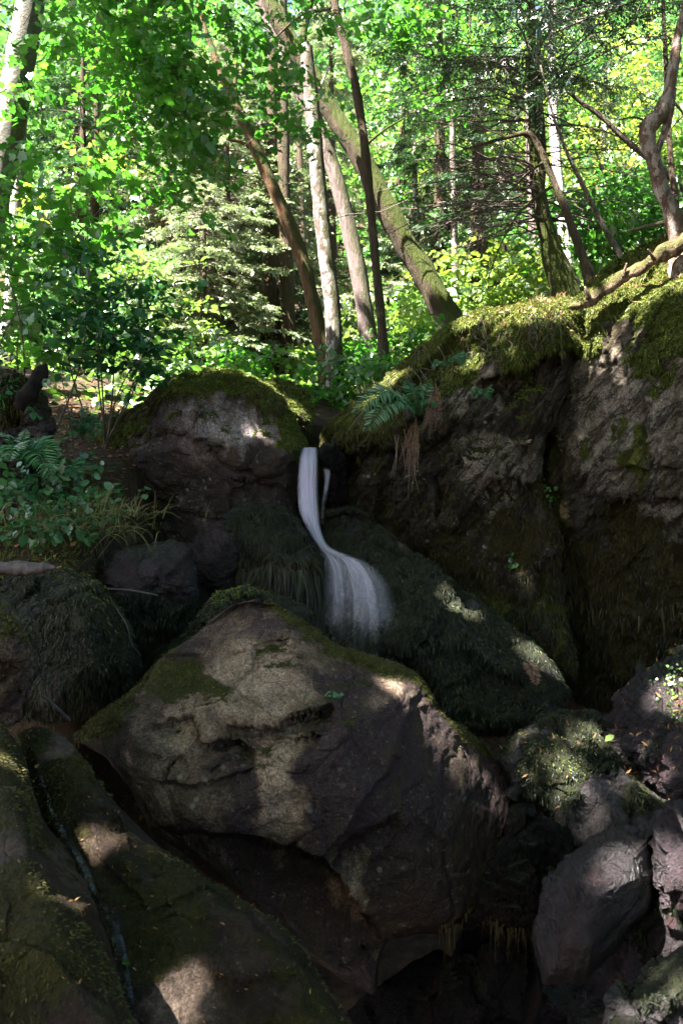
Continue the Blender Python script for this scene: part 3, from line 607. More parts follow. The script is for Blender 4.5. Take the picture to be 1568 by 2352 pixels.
# rocks low on the right
pool = rock('rock', 'mossy wet rock lit in spots right of the big boulder',
     [(1135, 1745), (1170, 1700), (1220, 1662), (1290, 1640), (1370, 1650), (1420, 1740), (1480, 1820), (1568, 1860), (1660, 1900), (1660, 2040), (1400, 1990), (1280, 1930), (1235, 1850), (1180, 1810)], 4.15, .4, .6, tilt=(-.5, -1.9), c=(1330, 1790), nfac=3, mat='wetmoss', n=(360, 130), seed=71, chip=(.26, .07, .003), chip2=(.09, .014, .001), amp=.04, rid=.03,
     moss=lambda px, py, nz, nn: np.clip(.55 + .7 * nn + .3 * np.exp(-((px - 1300) / 120) ** 2 - ((py - 1760) / 60) ** 2), 0, 1), tones=[(1300, 1780, 100, 60, .5), (1210, 1690, 50, 40, .4)])
moss_on(pool, 9000, .016, 'moss_wet', .5, .6, .006)
moss_on(pool, 1500, .010, 'moss_green', .6, .3, .005, sel=lambda x, y, N, p: np.exp(-((x - 1290) / 110) ** 2 - ((y - 1750) / 60) ** 2))
bankr = rock('rock', 'broken purple brown rock slope with a leafy patch at the right edge',
     [(1370, 1680), (1420, 1600), (1490, 1545), (1568, 1490), (1700, 1440), (1760, 1700), (1720, 1960), (1568, 1890), (1470, 1850), (1400, 1770)], 4.2, .4, .8, tilt=(-2., -1.2), c=(1550, 1700), nfac=5, mat='wet', n=(340, 130), seed=73, chip=(.26, .07, .003), chip2=(.09, .014, .001), amp=.06, rid=.05, freq=2.4, strata=((1, .2, 1), .08, .018),
     moss=lambda px, py, nz, nn: np.clip(.35 + .8 * nn, 0, 1), tones=[(1500, 1700, 160, 160, .1)])
moss_on(bankr, 4000, .016, 'moss_wet', .4, .7, .006)
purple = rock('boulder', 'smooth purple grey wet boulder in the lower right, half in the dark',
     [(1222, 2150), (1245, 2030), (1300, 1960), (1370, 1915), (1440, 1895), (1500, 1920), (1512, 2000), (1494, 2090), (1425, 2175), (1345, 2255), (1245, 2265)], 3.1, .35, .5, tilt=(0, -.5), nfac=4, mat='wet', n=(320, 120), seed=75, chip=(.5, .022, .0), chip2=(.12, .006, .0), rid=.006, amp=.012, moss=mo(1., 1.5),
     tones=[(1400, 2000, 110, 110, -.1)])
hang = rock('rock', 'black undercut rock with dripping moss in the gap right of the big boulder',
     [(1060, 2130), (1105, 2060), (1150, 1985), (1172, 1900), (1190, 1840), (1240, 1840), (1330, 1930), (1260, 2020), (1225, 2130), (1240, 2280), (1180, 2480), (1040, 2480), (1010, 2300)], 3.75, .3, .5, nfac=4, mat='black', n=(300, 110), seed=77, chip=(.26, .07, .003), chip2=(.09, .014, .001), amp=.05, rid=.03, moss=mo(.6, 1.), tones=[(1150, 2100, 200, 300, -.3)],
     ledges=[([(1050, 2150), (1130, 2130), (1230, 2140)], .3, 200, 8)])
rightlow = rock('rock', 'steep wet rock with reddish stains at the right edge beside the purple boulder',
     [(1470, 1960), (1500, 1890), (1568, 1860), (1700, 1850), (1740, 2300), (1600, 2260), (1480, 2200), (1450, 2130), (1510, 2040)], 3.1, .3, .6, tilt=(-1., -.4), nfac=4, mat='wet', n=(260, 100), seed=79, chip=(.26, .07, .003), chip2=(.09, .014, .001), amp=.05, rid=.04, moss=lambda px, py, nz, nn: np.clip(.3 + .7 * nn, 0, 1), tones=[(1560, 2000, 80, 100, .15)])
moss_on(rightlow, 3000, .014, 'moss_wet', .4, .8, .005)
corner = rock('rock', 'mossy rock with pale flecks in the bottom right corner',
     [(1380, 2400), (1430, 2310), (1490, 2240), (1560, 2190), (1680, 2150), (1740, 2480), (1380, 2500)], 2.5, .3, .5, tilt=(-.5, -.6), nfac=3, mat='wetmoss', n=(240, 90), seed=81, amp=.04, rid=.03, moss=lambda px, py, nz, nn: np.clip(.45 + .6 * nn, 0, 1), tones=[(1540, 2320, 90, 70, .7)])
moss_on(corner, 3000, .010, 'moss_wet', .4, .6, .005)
deep = rock('rock', 'rock coloured shade black, closing the hollow under the big boulder',
     [(760, 2350), (840, 2290), (1000, 2180), (1150, 2260), (1300, 2280), (1450, 2240), (1480, 2520), (760, 2520)], 4.3, .3, .6, nfac=3, mat='black', n=(220, 80), seed=83, amp=.04, moss=mo(1., 1.5), tones=[(1100, 2350, 500, 300, -.4)])  # closes the hollow with near-black colour in place of shade

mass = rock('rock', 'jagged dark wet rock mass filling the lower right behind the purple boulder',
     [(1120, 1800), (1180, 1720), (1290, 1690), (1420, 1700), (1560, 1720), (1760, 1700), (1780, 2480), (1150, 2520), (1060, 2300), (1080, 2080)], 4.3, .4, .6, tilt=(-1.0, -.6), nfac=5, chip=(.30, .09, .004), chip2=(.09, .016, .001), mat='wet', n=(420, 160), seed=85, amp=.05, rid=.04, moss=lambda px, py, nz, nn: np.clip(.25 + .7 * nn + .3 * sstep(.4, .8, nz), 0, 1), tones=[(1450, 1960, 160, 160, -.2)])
moss_on(mass, 4000, .016, 'moss_wet', .5, .8, .0045)
def on_rock(rk, px, py):
    i = np.argmin(((rk['q'] - (px, py)) ** 2).sum(1) + 1e9 * ~rk['front']); return rk['P'][i], rk['N'][i]
# dripping moss beards
def beard(rk, pl, n, L, mat, w=.006):
    pl = np.array(pl, float); s = R.random(n) * (len(pl) - 1); i = s.astype(int); f = (s - i)[:, None]
    q = pl[i] * (1 - f) + pl[i + 1] * f; q = q + R.normal(size=q.shape) * 5
    p = np.array([on_rock(rk, *a)[0] for a in q]) + np.array([0, -.015, 0])
    V, F, r = ribbons(p, np.array([[0, -.12, -1.]]) + R.normal(size=(n, 3)) * .1, L * R.uniform(.3, 1.3, n) * (.4 + sstep(-.3, .3, noise(p * 9))), w * R.uniform(.6, 1.4, n), 0., 4, wav=.02, side=unit(np.array([[1., 0, 0]]) + R.normal(size=(n, 3)) * .3))
    o = mesh('hanging_moss', V, F, M[mat], parent=rk['o'], attrs={'rnd': r}); o['kind'] = 'stuff'
beard(main, [(1010, 2135), (1060, 2115), (1100, 2060), (1120, 2000)], 110, .16, 'moss_brown', .005)
beard(hang, [(1130, 2110), (1180, 2120), (1230, 2120)], 50, .12, 'moss_brown', .004)
beard(beside, [(540, 1330), (600, 1300), (680, 1310), (735, 1320)], 420, .3, 'moss_wet', .008)
beard(cliffB, [(1230, 1330), (1290, 1370), (1370, 1400), (1450, 1420), (1560, 1380)], 160, .12, 'moss_brown', .008)

# ================================================================== water
t = NT('silky_water'); uvn = t.n('ShaderNodeUVMap'); mp = t.n('ShaderNodeMapping'); mp.inputs['Scale'].default_value = (13, .30, 1); t.l(uvn.outputs[0], mp.inputs[0])
st = t.noise(mp.outputs[0], 1., 3, .55); th = t.attr('thin'); al = t.math('MULTIPLY', t.math('ADD', t.math('MULTIPLY', th, t.ramp(st, [(.36, .03), (.64, .95)])), t.math('MULTIPLY', t.math('SUBTRACT', 1., th), t.ramp(st, [(.30, .55), (.7, .80)]))), t.attr('body'))
al = t.math('MULTIPLY', al, t.math('SUBTRACT', 1.35, t.math('MULTIPLY', th, .55)), clamp=True)
d = t.n('ShaderNodeBsdfDiffuse'); d.inputs[0].default_value = (.77, .72, .90, 1); tr = t.n('ShaderNodeBsdfTranslucent'); tr.inputs[0].default_value = (.77, .72, .90, 1)
gl = t.n('ShaderNodeBsdfGlossy'); gl.inputs['Roughness'].default_value = .3
a1 = t.n('ShaderNodeMixShader'); a1.inputs[0].default_value = .4; t.l(d.outputs[0], a1.inputs[1]); t.l(tr.outputs[0], a1.inputs[2])
a2 = t.n('ShaderNodeMixShader'); a2.inputs[0].default_value = .08; t.l(a1.outputs[0], a2.inputs[1]); t.l(gl.outputs[0], a2.inputs[2])
tp = t.n('ShaderNodeBsdfTransparent'); a3 = t.n('ShaderNodeMixShader'); t.l(al, a3.inputs[0]); t.l(tp.outputs[0], a3.inputs[1]); t.l(a2.outputs[0], a3.inputs[2])
M['water'] = t.done(a3.outputs[0])
L_e = [(693, 1029, 7.1), (690, 1030, 6.75), (684, 1060, 6.5), (681, 1120, 6.4), (684, 1170, 6.33), (702, 1212, 6.26), (727, 1256, 6.15), (734, 1275, 6.1), (728, 1300, 6.02), (722, 1340, 5.95), (716, 1385, 5.88), (712, 1425, 5.83), (706, 1510, 5.78)]
R_e = [(727, 1029, 7.1), (730, 1030, 6.75), (731, 1060, 6.5), (731, 1120, 6.4), (734, 1180, 6.33), (740, 1222, 6.24), (756, 1254, 6.1), (795, 1272, 5.98), (856, 1298, 5.82), (898, 1345, 5.70), (916, 1400, 5.60), (922, 1455, 5.53), (928, 1590, 5.44)]
def sheet(Le, Re, ns, nt, bulge, off, seed, fade=(.6, 1.)):
    a = crom(Le, nt); b = crom(Re, nt); s = np.linspace(0, 1, ns); tt = np.linspace(0, 1, nt)
    q = a[:, None] * (1 - s)[None, :, None] + b[:, None] * s[None, :, None]
    q[..., 2] -= bulge * (np.sin(s * math.pi)[None, :] * (.3 + .7 * sstep(.4, 1, tt))[:, None]) + off
    q[..., 1] -= (np.sin(s * math.pi)[None, :] * 10 * sstep(.55, .7, tt)[:, None] * (1 - .3 * sstep(.8, 1, tt))[:, None])
    q[..., 1] += fbm(np.stack([np.tile(s * 9, nt), np.full(ns * nt, seed), np.zeros(ns * nt)], 1), 3).reshape(nt, ns) * 40 * sstep(.85, 1, tt)[:, None]
    V = np.stack([(q[..., 0] - 784) * KF * q[..., 2], q[..., 2], (1176 - q[..., 1]) * KF * q[..., 2]], -1).reshape(-1, 3)
    V[:, 1] += .014 * noise(np.stack([np.tile(s * 14, nt), np.repeat(tt * 1.5, ns), np.full(ns * nt, seed)], 1))
    I = np.arange(nt * ns).reshape(nt, ns); F = np.stack([I[:-1, :-1], I[:-1, 1:], I[1:, 1:], I[1:, :-1]], -1).reshape(-1, 4)
    S, T_ = np.meshgrid(s, tt); body = sstep(0, .32, S) * sstep(1, .68, S) * sstep(0, .09, T_) * (1 - fade[0] * sstep(.5, .92, T_)) * (1 - sstep(.86, 1, T_))
    return V, F, body.ravel(), np.stack([S.ravel() + seed * .37, T_.ravel()], 1), sstep(.45, .62, T_).ravel()
wf = empty('waterfall', P(800, 1500, 5.7), 'white silky waterfall dropping between the boulders and fanning over dark moss', 'waterfall')
for k, (bu, of) in enumerate([(.05, .0), (.10, .03), (.02, -.05), (.14, .06)]):
    V, F, b, uv, th = sheet(L_e, R_e, 90, 120, bu, of, k + 1., (.55, 1.)); mesh('water_sheet', V, F, M['water'], wf, attrs={'body': b * (.8, .5, .6, .3)[k], 'thin': th}, uv=uv)
V, F, b, uv, th = sheet([(738, 1072, 6.62), (744, 1100, 6.5), (738, 1150, 6.45), (732, 1200, 6.35)], [(764, 1074, 6.62), (758, 1105, 6.5), (748, 1160, 6.45), (742, 1210, 6.35)], 24, 50, .02, 0, 5., (.3, 1.))
mesh('side_stream', V, F, M['water'], wf, attrs={'body': b * .45, 'thin': th}, uv=uv)
# thin stream in the seam of the slab
t = NT('thin_water'); v = t.pos(); dd_ = t.bsdf((.012, .011, .014), .14, t.bump(t.noise(v, 34, 4), .5, .012), .6); tp = t.n('ShaderNodeBsdfTransparent'); mm = t.n('ShaderNodeMixShader')
t.l(t.ramp(t.noise(v, 16, 4), [(.42, .08), (.62, .8)]), mm.inputs[0]); t.l(tp.outputs[0], mm.inputs[1]); t.l(dd_, mm.inputs[2]); M['stream'] = t.done(mm.outputs[0])
seam = [(78, 1765, 8), (92, 1830, 12), (118, 1890, 15), (150, 1935, 17), (185, 1985, 11), (212, 2045, 11), (240, 2090, 16), (258, 2150, 20), (272, 2210, 16), (290, 2280, 11), (310, 2370, 8)]
pts = crom(seam, 60); Lp = []; Rp = []
for q in pts:
    p0, n0 = on_rock(slab, q[0] + 6, q[1]); p1, _ = on_rock(slab, q[0] + 6 + q[2], q[1] + 4); Lp.append(p0 + n0 * .012 + np.array([-.012, 0, 0])); Rp.append(p1 + n0 * .006)
kk_ = np.ones(9) / 9; smo = lambda a: np.stack([np.convolve(np.pad(a[:, j], 4, 'edge'), kk_, 'valid') for j in range(3)], 1)
Lp = smo(np.array(Lp)) + np.array([0, -.012, .012]); Rp = smo(np.array(Rp)) + np.array([0, -.008, .008]); V = np.stack([Lp, (Lp + Rp) / 2 + np.array([0, -.004, .004]), Rp], 1).reshape(-1, 3)
V[:, 2] += .004 * noise(V * 20); I = np.arange(180).reshape(60, 3); F = np.stack([I[:-1, :-1], I[:-1, 1:], I[1:, 1:], I[1:, :-1]], -1).reshape(-1, 4)
o = mesh('trickle', V, F, M['stream'], origin=Lp[-1]); tag(o, 'thin trickle of water running down the seam between the slab and the corner boulder', 'stream')
# ================================================================== trees
for rk, px, py, r in [(main, 930, 1592, .04), (main, 900, 1605, .0), (main, 870, 1630, -.01), (main, 1140, 1760, -.03), (slab, 430, 2285, .07), (slab, 385, 2265, .01), (slab, 450, 2320, .01), (slab, 310, 1960, .035), (slab, 205, 1905, .03), (slab, 150, 1935, .0), (slab, 215, 2045, .0), (slab, 145, 1700, .0),
                      (cliffA, 1080, 735, .12), (cliffA, 1200, 715, .2), (cliffA, 1270, 705, .2), (cliffB, 1345, 760, .05), (cliffB, 1338, 800, .03), (cliffB, 1290, 880, .02), (cliffA, 1110, 890, .03), (cliffA, 880, 890, .12), (cliffB, 1420, 850, .0), (cliffB, 1300, 1240, .0), (cliffA, 1150, 1100, .0),
                      (slope, 1000, 1370, .0), (slope, 1040, 1395, .02), (slope, 1080, 1415, .02), (slope, 1140, 1450, .0), (slope, 1190, 1480, .0), (slope, 1245, 1515, .07), (slope, 1010, 1500, .0), (recess, 1195, 1340, .0),
                      (purple, 1430, 1955, .03), (purple, 1400, 1990, .0), (purple, 1380, 2010, .0), (rightlow, 1545, 1950, .04), (bankr, 1550, 1600, .06), (bankr, 1500, 1740, .0), (bankr, 1440, 1640, .0), (bankr, 1470, 1780, .0), (pool, 1300, 1775, .02), (pool, 1215, 1690, .02), (pool, 1320, 1690, .01), (pool, 1400, 1700, .0), (bankr, 1560, 1860, .03), (corner, 1540, 2320, .03), (corner, 1470, 2330, .01),
                      (upper, 530, 850, .22), (upper, 430, 862, .12), (upper, 640, 880, .1), (upper, 590, 990, .02), (upper, 420, 960, .0), (lowleft, 10, 1790, .0)]:
    HOLES.append((on_rock(rk, px, py)[0], r))
for px, py, d, r in [(1430, 640, 6.4, .18), (1520, 590, 6.2, .18), (30, 330, 7.5, .9), (40, 150, 7.5, .9), (735, 480, 9., .2), (720, 250, 9., .3), (765, 700, 9, .2), (810, 560, 10, .3), (660, 150, 10, .3), (930, 560, 9.6, .2), (800, 300, 9.6, .2), (1290, 560, 12, .6), (1270, 350, 12, .6)]:
    HOLES.append((P(px, py, d), r))

def trunk_pts(pts, d):
    return np.array([P(x, y, q[0] if (q := r) else d) for x, y, *r in [(a[0], a[1], *(a[3:] or (d,))) for a in pts]]), np.array([a[2] * .5 * KF * d for a in pts])
def tree(name, label, cat, pts, d, bark, mossdir=(1, 0, .2), rough=.16, n=60, k=14, group=None, branches=(), flare=1.25):
    p, r = trunk_pts(pts, d); r[0] *= flare
    p = np.vstack([p[0] + (p[0] - p[1]) * .15 - np.array([0, 0, .25]), p]); r = np.concatenate([[r[0] * 1.15], r])
    base = p[1].copy()
    e = empty(name, base, label, cat, group)
    tube('trunk', p, r, bark, e, n, k, rough, mossdir)
    for b in branches:
        q, rr = trunk_pts(b, d); tube('branch', q, rr, bark, e, max(8, 4 * len(b)), 7, rough, mossdir)
    return e
def crown(parent, blobs, leaf, mat, nl=9, length=.55, shape='oval', rg=R, stem=.006, gap=.12, name='crown', up=1., holes=True, droop=-.1, width=1., outward=True, jit=.35, sag=-.18, label=None):
    o = blob_points(blobs, rg, gap)
    if holes: o = o[keep_holes(o)]
    dr = rg.normal(size=(len(o), 3)) * np.array([1, 1, .35]) + np.array([0, 0, droop])
    bag = Bag() if stem else None
    sh = np.clip(.2 + .45 * noise(o * .8 + 11), 0, .4)
    V, F, r = sprays(o, dr, length, nl, leaf, shape, rg, up, stem, bag, jit, sh, width, sag)
    if holes:                                                       # single leaves that reach into a gap of the canopy
        m = len(V) // (len(o) * nl); k = keep_holes(V[::m]) & keep_holes(V[3::m]) & keep_holes((V[::m] + V[3::m]) / 2); fm = F[0]; per = fm.shape[0] // (len(o) * nl)
        leafid = (fm[:, 0] // m); F = [fm[k[leafid]]]
    mi = [0] * len(F)
    if bag is not None and bag.n:                                   # the twigs that carry the leaves, in the same crown
        n0 = len(V); V = np.concatenate([V] + bag.V); r = np.concatenate([r] + bag.A)
        for f in bag.F: F = F + [f + n0]; mi.append(1)
    return mesh(name, V, F, [M[mat], M['twig']], parent, attrs={'rnd': r}, mi=mi)

birch = tree('birch_tree', 'white barked birch leaning in at the upper left, lit on its left side', 'tree', [(-75, 760, 84), (-35, 540, 78), (0, 390, 74), (24, 270, 72), (45, 150, 66), (65, 40, 62), (85, -60, 58), (130, -330, 46), (180, -700, 30)], 7.5, 'bark_white', (1, -.2, 0), .08)
leanm = tree('maple_tree', 'slim orange brown mossy trunk leaning left behind the moss topped boulder', 'tree', [(752, 850, 36), (735, 770, 34), (718, 690, 33), (692, 590, 33), (645, 470, 31), (595, 360, 29), (548, 255, 25), (510, 170, 18), (480, 90, 12), (455, 10, 7)], 9.3, 'bark_orange', (1, 0, .3), branches=[[(600, 365, 10), (560, 330, 8), (520, 320, 6)], [(548, 255, 12), (540, 190, 9), (545, 120, 6)]])
pale = tree('ash_tree', 'straight pale grey trunk with flaking bark standing just behind the waterfall notch', 'tree', [(770, 930, 40), (768, 800, 38), (762, 690, 37), (745, 560, 35), (735, 460, 35), (722, 320, 35), (712, 200, 34), (706, 150, 33), (704, 104, 27)], 9.0, 'bark_pale', (1, 0, 0), .10, branches=[[(715, 240, 9), (740, 190, 6), (752, 160, 4)]])
pale2 = tree('ash_tree', 'smoother pinkish grey trunk leaning left, half hidden behind the straight pale trunk', 'tree', [(852, 840, 40), (838, 720, 39), (822, 620, 39), (800, 520, 37), (775, 420, 35), (745, 330, 35), (715, 255, 36), (690, 210, 35), (655, 130, 33), (620, 50, 29), (570, -80, 24), (480, -400, 15)], 10., 'bark_grey', (.6, 0, .3), .08)
mossy = tree('maple_tree', 'thick dark trunk furred with green moss leaning left across the middle', 'tree', [(1050, 780, 66), (1005, 690, 58), (960, 610, 55), (915, 530, 51), (870, 445, 49), (820, 350, 47), (770, 270, 45), (735, 205, 43), (690, 130, 39), (640, 50, 35), (600, -40, 30), (520, -250, 20), (420, -550, 10)], 9.6, 'bark_mossy', (.6, -.3, .8), .2, branches=[[(690, 130, 22), (700, 60, 18), (720, -20, 14)], [(820, 350, 10), (880, 300, 6), (930, 270, 4)]])
dark = tree('hazel_tree', 'thin dark bent stem rising in front of the mossy leaning trunk', 'tree', [(882, 840, 21), (872, 700, 20), (862, 600, 20), (850, 470, 20), (838, 340, 20), (822, 230, 20), (800, 130, 20), (775, 40, 19), (760, -60, 16), (735, -250, 12), (700, -500, 8)], 8.6, 'bark_brown', (1, 0, .2), branches=[[(760, 20, 10), (700, 30, 8), (650, 70, 6), (610, 110, 4)]])
tree('young_tree', 'slender pale trunk at the left edge seen through leaves', 'tree', [(18, 780, 28), (28, 640, 28), (36, 500, 26), (46, 360, 24), (60, 150, 20), (70, -100, 16)], 12, 'bark_white', (1, 0, 0), .1)
tree('spruce_tree', 'brown spruce trunk with dead stubs, left of two standing close together', 'tree', [(620, 880, 40), (620, 760, 36), (620, 600, 33), (622, 400, 28), (625, 200, 24), (630, -100, 18)], 11.5, 'bark_brown', (0, 0, 1), .12)
tree('spruce_tree', 'brown spruce trunk, right of two standing close together', 'tree', [(668, 890, 40), (662, 760, 37), (656, 600, 34), (652, 400, 28), (650, 200, 24), (650, -100, 18)], 11.2, 'bark_brown', (0, 0, 1), .12)
tree('spruce_tree', 'narrow brown trunk deep in shade left of the paired spruce trunks', 'tree', [(570, 820, 22), (563, 700, 20), (556, 560, 18), (550, 400, 15)], 13, 'bark_brown', (0, 0, 1), .12)
for lab, pts, d, bk in [('dark trunk rising among bright leaves at the upper left', [(275, 420, 24), (280, 280, 22), (288, 150, 20), (300, -50, 16)], 14, 'bark_brown'),
                        ('thin brown trunk among bright leaves beside the birch', [(218, 460, 15), (224, 330, 14), (222, 200, 12), (230, 50, 10)], 13, 'bark_brown'),
                        ('thin grey trunk standing far back right of centre', [(1046, 640, 16), (1043, 520, 15), (1040, 400, 14), (1036, 200, 11)], 16, 'bark_pale'),
                        ('broad shaded trunk far back behind the dead twigs', [(1105, 640, 36), (1100, 520, 34), (1098, 380, 30), (1095, 150, 26)], 17, 'bark_brown'),
                        ('bluish shaded trunk just left of the mossy trunk on the right', [(1232, 680, 32), (1228, 560, 30), (1222, 420, 28), (1215, 200, 22)], 12.5, 'bark_grey'),
                        ('narrow dark trunk near the right edge behind the crooked tree', [(1552, 500, 17), (1543, 400, 15), (1534, 300, 13), (1528, 150, 11), (1518, -60, 8)], 9, 'bark_brown'),
                        ('slim dark trunk between the pale trunk and the spruces', [(700, 820, 18), (697, 600, 17), (690, 400, 14), (684, 250, 12)], 13.5, 'bark_brown'),
                        ('thin pale trunk far back right of the mossy leaning tree', [(955, 520, 13), (952, 400, 12), (950, 300, 10)], 18, 'bark_pale')]:
    tree('slender_tree', lab, 'tree', pts, d, bk, (1, 0, .2), .1, 30, 9)
yew = tree('conifer_tree', 'mossy conifer trunk on the right bristling with dead bare twigs', 'tree', [(1295, 665, 56), (1268, 575, 46), (1245, 490, 37), (1232, 390, 30), (1224, 260, 26), (1220, 120, 22), (1216, -60, 18), (1210, -300, 10)], 9., 'bark_mossy', (-.3, -.3, .8), .18, branches=[[(1240, 470, 16), (1246, 380, 16), (1243, 280, 15), (1236, 160, 13), (1240, 20, 10)]])
white = tree('birch_tree', 'brilliantly sunlit white trunk behind the conifer on the right', 'tree', [(1306, 680, 27), (1296, 560, 26), (1282, 430, 24), (1272, 300, 22), (1266, 170, 20), (1268, 60, 19), (1272, -60, 17), (1276, -300, 10)], 12, 'bark_white', (1, .5, 0), .06)
tree('dead_sapling', 'bare brown stem leaning left with its broken top bent over', 'tree', [(1352, 640, 22), (1330, 570, 20), (1300, 490, 18), (1272, 420, 16), (1245, 355, 15), (1215, 308, 14), (1170, 314, 10), (1110, 330, 6), (1060, 345, 3)], 7.7, 'bark_brown', (-.5, 0, .6), .1, branches=[[(1272, 425, 9), (1235, 450, 7), (1190, 490, 5), (1150, 560, 4), (1120, 640, 3)], [(1250, 370, 7), (1210, 400, 5), (1160, 450, 3)]])
tree('sapling', 'thin bare stem leaning left, right of the broken brown sapling', 'tree', [(1428, 600, 13), (1385, 520, 12), (1350, 450, 11), (1320, 390, 10), (1292, 330, 8), (1268, 260, 6), (1240, 150, 4)], 8., 'bark_grey', (-.5, 0, .6), .1)
tree('sapling', 'thin grey stem slanting down to the right edge among lit leaves', 'tree', [(1590, 470, 15), (1530, 400, 14), (1440, 325, 13), (1380, 268, 12), (1330, 232, 10), (1295, 200, 7), (1270, 150, 5)], 9.2, 'bark_grey', (-.5, 0, .6), .1)
crook = tree('crooked_tree', 'gnarled crooked pale trunk growing from the cliff top at the right edge', 'tree', [(1572, 590, 50), (1550, 505, 38), (1520, 440, 35), (1500, 370, 33), (1486, 300, 42), (1512, 262, 34), (1534, 215, 26), (1545, 160, 23), (1552, 100, 20), (1568, 30, 17), (1590, -90, 12), (1620, -300, 7)], 6.3, 'bark_red', (.6, 0, -.2), .3, branches=[[(1490, 300, 20), (1468, 286, 16)], [(1545, 205, 18), (1535, 270, 18), (1515, 330, 16), (1500, 372, 14)], [(1530, 225, 8), (1560, 250, 6), (1590, 300, 5)], [(1505, 290, 7), (1460, 270, 5), (1420, 275, 3)]])

# trees added out of view to shade the stream, crowns carved for sun patches
def slabs(x0, x1, y0, y1, z0, z1, n): return [(((x0 + x1) / 2, (y0 + y1) / 2, (z0 + z1) / 2), ((x1 - x0) * .62, (y1 - y0) * .62, (z1 - z0) * .6), n)]
def added_shade_tree(label, x, y, blobs):
    b = np.array([x, y, float(tz(x, y)) if y > 4 else -1.6]); e = empty('added_shade_tree', b, label, 'tree'); top = np.array([x + .5, y + .6, 8.2])
    tube('trunk', [b, b * .5 + top * .5 + np.array([.2, 0, 0]), top], [.22, .17, .06], 'bark_grey', e, 20, 10, .1)
    crown(e, blobs, .24, 'leaf_mid', 9, .9, 'oval', stem=None, gap=0.)
added_shade_tree('unseen maple added left of the stream, its crown shading the falling water', -6.5, 3.2, slabs(-10, -4.5, -1, 6.6, 7.4, 9.4, 2100))
added_shade_tree('unseen maple added close to the camera, its crown shading the big boulder', -5.6, -3.2, slabs(-6, -.5, -3.5, 6.4, 7.2, 9.2, 2700) + [((-4, -5, 3.5), (3, 1.6, 3.2), 500)] + [(P(*q) + SUN * 10.5, (.75, .75, .5), 130) for q in [(70, 2270, 2.2), (10, 1850, 2.6), (180, 2150, 2.4), (560, 2100, 2.8)]])  # small leaf clumps added on sun rays to keep the lower left dark
added_shade_tree('unseen maple added right of the stream to shade the cliff', 4.6, 1.5, slabs(-1, 5, -3, 6.2, 7.2, 9.2, 2200) + [((6.5, 1, 5), (2, 4, 3), 400)])
added_shade_tree('unseen maple added behind the camera to close off the open sky', .5, -5.5, [((.5, -6, 4), (5, 2, 4), 900)])
# leaves that hang into the picture
crown(birch, [(P(140, 130, 7), (.75, .8, .8), 140), (P(60, 420, 6.6), (.5, .6, .8), 50), (P(90, 640, 6.6), (.6, .6, .7), 60)], .068, 'leaf_mid', 9, .42, 'maple', gap=.2)
crown(leanm, [(P(430, 120, 8), (1.3, 1., .75), 230), (P(520, 280, 8.2), (.8, .7, .55), 130), (P(330, 260, 7.5), (.9, .7, .7), 90), (P(560, 60, 8.2), (.5, .6, .4), 44), (P(440, 400, 8.3), (.5, .5, .4), 36), (P(250, 60, 7.5), (.9, .7, .4), 90)], .075, 'leaf_mid', 9, .5, 'maple', gap=.2)
crown(dark, [(P(900, 60, 8.4), (.45, .4, .3), 34)], .10, 'leaf_mid', 8, .4, 'oval', gap=.2)
crown(mossy, [(P(980, 170, 9.6), (.5, .5, .6), 34), (P(560, -10, 9.6), (.7, .6, .4), 50)], .10, 'leaf_mid', 8, .45, 'oval', gap=.2)

def shrub(name, label, cat, base, blobs, leaf, mat, nl=9, length=.4, shape='oval', stems=4, gap=.1, sw=.008, group=None, holes=False, up=1., droop=-.05):
    e = empty(name, base, label, cat, group); base = np.array(base)
    for k in range(stems):
        c, r, _ = blobs[k % len(blobs)]; tgt = np.array(c) + R.normal(size=3) * np.array(r) * .4
        mid = (base + tgt) / 2 + R.normal(size=3) * .1 * np.linalg.norm(tgt - base) * np.array([1, 1, .3])
        tube('stem', [base + R.normal(size=3) * .04 - np.array([0, 0, .1]), mid, tgt], [sw, sw * .7, sw * .3], 'twig', e, 14, 5)
    crown(e, blobs, leaf, mat, nl, length, shape, gap=gap, stem=.004, holes=holes, up=up, droop=droop, name='foliage')
    return e
gp = lambda px, d: np.array([(px - 784) * KF * d, d, float(tz((px - 784) * KF * d, d))])
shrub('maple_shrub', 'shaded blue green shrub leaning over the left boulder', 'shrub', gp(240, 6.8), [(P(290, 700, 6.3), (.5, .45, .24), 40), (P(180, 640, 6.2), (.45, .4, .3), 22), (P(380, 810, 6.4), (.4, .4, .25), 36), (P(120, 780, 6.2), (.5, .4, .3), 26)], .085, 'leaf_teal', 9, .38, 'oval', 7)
shrub('maple_sapling', 'sapling with lobed green leaves in the shade at the left edge', 'shrub', gp(70, 6.4), [(P(60, 560, 5.8), (.35, .4, .5), 26), (P(120, 470, 6), (.4, .4, .35), 20), (P(60, 760, 5.7), (.3, .3, .4), 20), (P(230, 480, 6.2), (.45, .4, .35), 24)], .075, 'leaf_mid', 7, .34, 'maple', 4)
shrub('bramble', 'low green bramble on the left bank between stump and boulder', 'shrub', gp(150, 5.9), [(P(60, 930, 5.7), (.3, .3, .18), 36), (P(180, 920, 5.9), (.35, .3, .18), 34), (P(60, 1120, 5.2), (.25, .2, .15), 26), (P(110, 1190, 5.0), (.25, .2, .10), 26), (P(150, 1090, 5.5), (.2, .2, .12), 18)], .065, 'fern', 7, .25, 'oval', 5)
